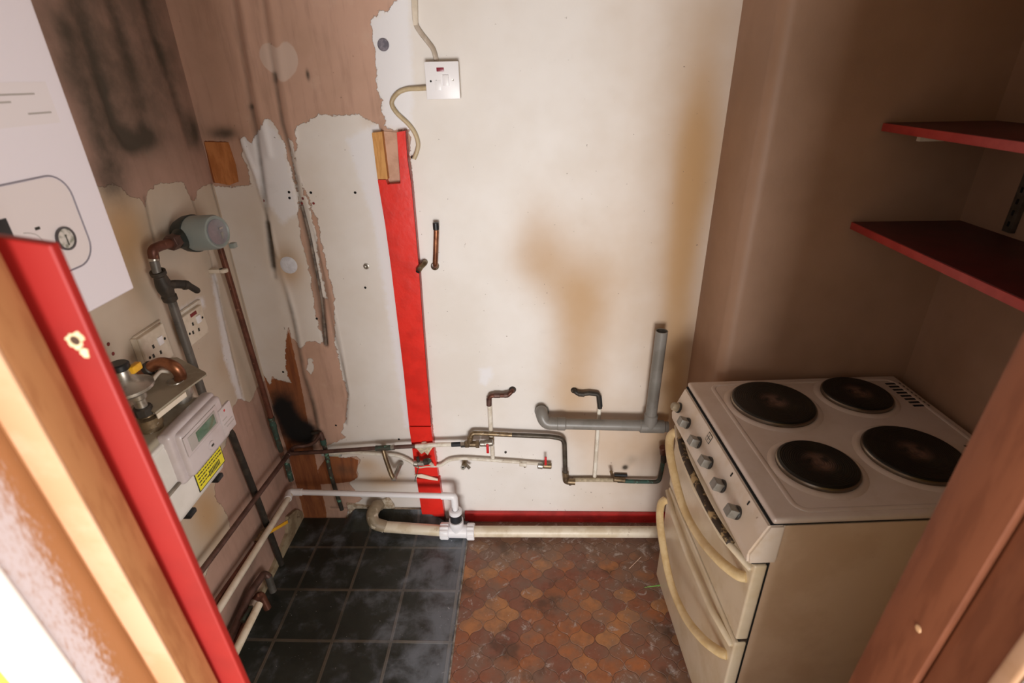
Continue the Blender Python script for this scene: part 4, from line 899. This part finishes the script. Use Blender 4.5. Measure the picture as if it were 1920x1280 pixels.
# ================================================================ COOKER
CP = (.470, 1.392, 0.); th = math.radians(3.3)
ck = thing('electric_cooker', 'old cream freestanding electric cooker with four black hotplates in the right corner', 'cooker', CP, None, th)
W_, DP, HT = .555, .615, .868       # local: +x depth to back, -y towards the viewer, z up
def cb(name, lo, hi, m, bev=.002, par=ck, seg=2, mtx=None):
    bm = bmesh.new(); box(bm, lo, hi, bev, seg, mtx); return from_bm(name, bm, m, par, smooth=bev > 0, angle=40)
cb('body', (.018, -W_+.006, .03), (DP, -.006, HT-.025), 'cook_side', .003)
cb('plinth', (.05, -W_+.02, 0), (DP-.03, -.02, .032), 'knob_dark', .001)
bm = bmesh.new(); box(bm, (.0, -W_, HT-.016), (DP+.01, 0, HT), .0075, 3)
hob = from_bm('hob', bm, 'hob', ck, smooth=True, angle=50)
cb('hob_gap', (-.0025, -W_+.0040, HT-.020), (DP, -.003, HT-.0155), 'hole', 0)
# raised rim round the hob well
def rim(x0, x1, y0, y1, z, r, rad, m, name):
    lp2 = []
    for cx_, cy_, a0 in ((x1-r, y1-r, 0), (x0+r, y1-r, 90), (x0+r, y0+r, 180), (x1-r, y0+r, 270)):
        for k in range(7): a = math.radians(a0 + 15*k); lp2.append(Vector((cx_+r*math.cos(a), cy_+r*math.sin(a), z)))
    bm = bmesh.new(); sweep(bm, lp2 + [lp2[0]], rad, 8, False, 1.6, .45); return from_bm(name, bm, m, ck, smooth=True)
rim(.060, DP-.012, -W_+.022, -.022, HT, .03, .0042, 'hob', 'raised_rim')
def plate(u, v, r, label):
    p = bpy.data.objects.new('hotplate', None); COL.objects.link(p); p.parent = ck; p.location = (u, v, HT); p['label'] = label
    bm = bmesh.new(); lathe_bm(bm, [(0, r+.018), (.003, r+.012), (.0045, r+.003), (.002, r)], (0, 0, 0), (0, 0, 1), 48); from_bm('enamel_surround', bm, 'hob', p, smooth=True)
    bm = bmesh.new(); lathe_bm(bm, [(.002, r+.001), (.010, r+.0015), (.0125, r-.001), (.0125, r-.003)], (0, 0, 0), (0, 0, 1), 48); from_bm('steel_rim', bm, 'plate_seal', p, smooth=True, angle=30)
    bm = bmesh.new(); lathe_bm(bm, [(.004, r-.0005), (.0135, r-.002), (.016, r-.006), (.0163, r*.35), (.0150, r*.30), (.0150, 0)], (0, 0, 0), (0, 0, 1), 48); from_bm('iron_disc', bm, 'plate', p, smooth=True, angle=30)
plate(.190, -.140, .108, 'large hotplate by the far knob side'); plate(.442, -.110, .089, 'small rear hotplate by the wall')
plate(.172, -.400, .088, 'small hotplate with a rusty centre by the front edge'); plate(.418, -.372, .107, 'large rear hotplate nearest the door')
for k in range(8): cb('vent_slot', (.568, -.052 - k*.0165, HT-.001), (.612, -.044 - k*.0165, HT+.0006), 'hole', 0)
for k in range(8): cb('vent_slot', (.568, -.347 - k*.0165, HT-.001), (.612, -.339 - k*.0165, HT+.0006), 'hole', 0)
# fascia, slanted outwards
zf1, zf0 = HT-.0175, .738; xt, xb = -.0050, -.038
bm = bmesh.new()
vs = [bm.verts.new(p) for p in [(xt, 0, zf1), (xb, 0, zf0+.03), (xb+.004, 0, zf0), (.03, 0, zf0), (.03, 0, zf1)]]
f = bm.faces.new(vs); r = bmesh.ops.extrude_face_region(bm, geom=[f])
for v in r['geom']:
    if isinstance(v, bmesh.types.BMVert): v.co.y = -W_
bmesh.ops.bevel(bm, geom=list(bm.edges), offset=.005, segments=2, affect='EDGES')
from_bm('control_panel', bm, 'fascia', ck, smooth=True, angle=40)
fn = Vector((-(zf1-zf0-.03), 0, (xt-xb))).normalized(); fd = Vector((xb-xt, 0, zf0+.03-zf1)).normalized()
def fpt(v, s): return Vector((xt, 0, zf1)) + fd * s + Vector((0, v, 0))
FL = (Vector((xb, 0, zf0+.03)) - Vector((xt, 0, zf1))).length
for i, v in enumerate([-.030, -.110, -.200, -.285, -.372, -.460]):
    c = fpt(v, FL*.66)
    kb = bpy.data.objects.new('control_knob', None); COL.objects.link(kb); kb.parent = ck; kb.location = c; kb.rotation_euler = fn.to_track_quat('Z', 'Y').to_euler()
    bm = bmesh.new(); lathe_bm(bm, [(0, .0165), (.004, .0165), (.006, .015), (.006, 0)], (0, 0, 0), (0, 0, 1), 24); from_bm('skirt', bm, 'knob_dark', kb, smooth=True, angle=30)
    if i == 0:
        bm = bmesh.new(); lathe_bm(bm, [(.004, .0145), (.020, .0125), (.024, .009), (.024, 0)], (0, 0, 0), (0, 0, 1), 20); from_bm('cap', bm, 'waste_dirty', kb, smooth=True, angle=30)
    else:
        bm = bmesh.new(); box(bm, (-.0125, -.0115, .004), (.0125, .0115, .027), .0022, 2, Matrix.Rotation(math.radians(rp.uniform(-5, 5)), 4, 'Z')); from_bm('grip', bm, 'knob', kb, smooth=True, angle=40)
# badge
def onf(name, v, s, hw, hh, m, d=.0012):
    c = fpt(v, s); bm = bmesh.new(); mt = Matrix.Translation(c) @ fn.to_track_quat('Z', 'Y').to_matrix().to_4x4()
    box(bm, (-hw, -hh, -.0006), (hw, hh, d), 0, 1, mt); return from_bm(name, bm, m, ck)
onf('badge', -.228, .020, .012, .012, 'ink', .0010); onf('badge_face', -.228, .020, .0103, .0103, mat('badge_face', 'c9b9a8', None, .3), .0014)
for dv, ds, a_, b_ in ((-.004, .0, .0008, .007), (.001, .004, .003, .0008), (.001, -.004, .003, .0008), (.005, 0, .0008, .005)):
    onf('badge_mark', -.228 + dv, .020 + ds, b_, a_, 'ink', .0018) if a_ < b_ else onf('badge_mark', -.228 + dv, .020 + ds, b_, a_, 'ink', .0018)
for v, s in ((-.375, .018), (-.470, .018)): onf('indicator_slot', v, s, .002, .0055, 'hole', .0008)
# doors
XD = -.014
cb('grill_door', (XD, -W_+.004, .478), (.016, -.003, .728), 'cook_front', .006, ck, 3)
cb('oven_door', (XD, -W_+.004, .052), (.016, -.003, .466), 'cook_front', .006, ck, 3)
cb('door_gap', (-.004, -W_+.008, .464), (.017, -.008, .480), 'grime', 0); cb('grime_line', (-.024, -W_+.10, .7275), (.012, -.24, .742), 'grime', .003); cb('fascia_gap', (-.018, -W_+.010, .728), (.012, -.010, .740), 'hole', 0)
cb('side_gap', (.0165, -W_+.0045, .045), (.0185, -.004, .735), 'hole', 0)
def handle(name, ends, mid, par=ck):
    P = [Vector((XD - .002, -.004, ends)), Vector((XD-.024, -.020, ends-.012)), Vector((XD-.040, -.09, (ends+mid)/2)), Vector((XD-.050, -.24, mid)), Vector((XD-.047, -.36, mid+.004)), Vector((XD-.036, -.46, (ends+mid)/2-.005)), Vector((XD-.014, -.515, ends-.028)), Vector((XD + .002, -.530, ends-.020))]
    pts = spline(P, 8); N = len(pts); rs = [.0105 + .004*abs(2*i/(N-1)-1) for i in range(N)]
    bm = bmesh.new(); sweep(bm, pts, rs, 12, True, 1., .75); return from_bm(name, bm, 'handle_cream', par, smooth=True)
handle('grill_handle', .690, .622); handle('oven_handle', .412, .318)
# raised moulding above the handles: ledge of each door
for z_, nm, ex in ((.712, 'grill_door_lip', .020), (.450, 'oven_door_lip', .004)):
    bm = bmesh.new(); sweep(bm, [Vector((XD-.001, -.006, z_)), Vector((XD-.010-ex*.7, -.1, z_-.006)), Vector((XD-.012-ex, -.27, z_-.014)), Vector((XD-.010-ex*.8, -.44, z_-.008)), Vector((XD-.001, -W_+.01, z_))], .009, 10, True, 1., .8); from_bm(nm, bm, 'cook_front', ck, smooth=True)
bm = bmesh.new(); sweep(bm, spline([Vector((XD-.012, -.07, .712)), Vector((XD-.024, -.16, .711)), Vector((XD-.026, -.28, .708)), Vector((XD-.026, -.38, .709)), Vector((XD-.018, -.47, .711))], 6), .0105, 10, True, 1., .8); from_bm('grime_ledge', bm, mat('burnt_grime_patchy', '3a2c20', 'b09468', .7, scale=38, lo=.50, hi=.60), ck, smooth=True)
# ================================================================ SHELVES
def shelf(z, label, x0, y0, y1, brk):
    t = thing('shelf', label, 'shelf', (XR, (y0+y1)/2, z), 'red shelves on the right wall')
    boxo('board', (x0, y0, z-.020), (XR-.003, y1, z), 'red_shelf', t, .002)
    e = boxo('lipping', (x0-.004, y0, z-.019), (x0+.0005, y1, z-.001), mat('red_shelf_edge', 'b23a34', 'a8302c', .4) if 'red_shelf_edge' not in bpy.data.materials else bpy.data.materials['red_shelf_edge'], t, .001); e['label'] = 'brighter red front edge'
    for y in brk: boxo('bracket', (x0+.03, y-.006, z-.034), (XR-.004, y+.006, z-.0205), 'old_plastic', t, .001)
shelf(1.335, 'lower deep red shelf above the cooker back corner', .855, .62, YA-.008, [YA-.10, .80])
shelf(1.578, 'upper deep red shelf with its edge seen nearly level', .868, .62, YA-.008, [YA-.10, .80])
t = thing('slotted_upright', 'slotted steel shelf upright screwed to the right wall between the shelves', 'shelf upright', (XR, 1.275, 1.33))
boxo('channel', (XR-.012, 1.265, 1.345), (XR-.0005, 1.291, 1.55), 'steel_strip', t, .001)
for k in range(7): boxo('slot', (XR-.0128, 1.275, 1.358+k*.026), (XR-.0118, 1.281, 1.370+k*.026), 'hole', t, 0)
# ================================================================ FLOOR things
def vinyl_mat():
    n = NT('dark_slate_vinyl'); sp = n.n('ShaderNodeSeparateXYZ'); n.link(n.obj(), sp.inputs[0])
    nz = n.math('MULTIPLY', n.math('SUBTRACT', n.noise(8, 4), .5), .012)
    def grid(v, off):
        x = n.math('ADD', n.math('DIVIDE', n.math('SUBTRACT', v, off), .1995), 100.); x = n.math('ADD', x, nz); f = n.math('FRACT', x); d = n.math('MINIMUM', f, n.math('SUBTRACT', 1., f)); return d
    dx = grid(sp.outputs['X'], -.475); dy = grid(sp.outputs['Y'], 1.345)
    d = n.math('MINIMUM', dx, dy); g = n.math('MULTIPLY', n.ramp(n.math('ABSOLUTE', n.math('SUBTRACT', d, .012)), .004, .022, 1., 0.), n.ramp(n.noise(6, 3), .3, .6, .45, 1.))
    cloud = n.noise(5, 6, .65); mid = n.noise(11, 6, .62, dist=.3); right = n.ramp(sp.outputs['X'], -.62, -.27)
    back = n.ramp(sp.outputs['Y'], 1.3, 1.6)
    c = n.mix(n.ramp(cloud, .35, .7), srgb('20241f'), srgb('2f332f'))
    c = n.mix(n.math('MULTIPLY', g, .5), c, n.mix(right, srgb('77695a'), srgb('a8a096')))
    du = n.math('ADD', n.math('ADD', mid, n.math('MULTIPLY', right, .26)), n.math('MULTIPLY', back, .05))
    c = n.mix(n.ramp(du, .50, .86, 0., .6), c, srgb('868c96'))
    c = n.mix(n.ramp(n.math('ADD', n.noise(40, 7, .75, dist=1.), n.math('MULTIPLY', right, .10)), .735, .78, 0., .8), c, srgb('cfd2d8'))
    c = n.mix(n.ramp(n.noise(170, 2), .76, .79), c, srgb('d8d8d8'))
    n.put(n.b.inputs['Base Color'], c); n.put(n.b.inputs['Roughness'], n.ramp(mid, .3, .7, .28, .5)); n.bump(n.math('ADD', n.math('MULTIPLY', g, .5), n.math('MULTIPLY', mid, .5)), .0012); return n.m
bm = bmesh.new(); nx, ny = 90, 130
xr = -.265; Vv = []
for j in range(ny+1):
    row = []
    for i in range(nx+1):
        u = i/nx; v = j/ny; y = .46 + v*1.27; x = (XL+.012) + u*(xr-(XL+.012)); z = .0035
        z += .0012*math.sin(7*x+3*y) * (1-u)
        yy = y
        if y > 1.63:
            k = y - 1.63
            if x > -.80: yy = 1.63 + k*.62; z += k*.62 * min(1, (x+.80)/.05) * (1 if x < -.42 else max(0, 1-(x+.42)/.06))
            else: yy = 1.63 + k*.72
        row.append(bm.verts.new((x, yy, max(z, .002))))
    Vv.append(row)
for j in range(ny):
    for i in range(nx): bm.faces.new((Vv[j][i], Vv[j][i+1], Vv[j+1][i+1], Vv[j+1][i]))
g_ = bmesh.ops.extrude_face_region(bm, geom=list(bm.faces))
for v in g_['geom']:
    if isinstance(v, bmesh.types.BMVert): v.co.z -= .0018
tag(from_bm('vinyl_sheet', bm, vinyl_mat(), smooth=True, angle=50), 'dark slate patterned vinyl sheet on the left floor half, curling up at the back', 'vinyl flooring')
tag(boxo('edge_strip', (xr+.0005, .46, .0005), (xr+.006, 1.60, .0045), mat('pale_dusty_edge', 'a09a94', '6e6458', .7, scale=30), None, .001), 'thin pale strip along the join between dark vinyl and brown tiles', 'edge strip')
bm = bmesh.new(); a, b = wZ(1208, 1101, .004), wZ(1247, 1096, .018); prism(bm, [a, b + Vector((0, .0035, 0)), b - Vector((0, .0035, 0))], (0, 0, .0012)); tag(from_bm('green_strip', bm, 'grass'), 'thin bright green strip on the tiles by the cooker foot', 'strip')
bm = bmesh.new(); a, b = wZ(1179, 1066, .002), wZ(1201, 1044, .002); prism(bm, [a, a + Vector((.006, .003, 0)), b + Vector((.003, 0, 0)), b], (0, 0, .0015)); tag(from_bm('wood_splinter', bm, mat('pale_splinter', 'e0c0a8', None, .7)), 'pale splinter lying on the tiles near the waste pipe', 'splinter')
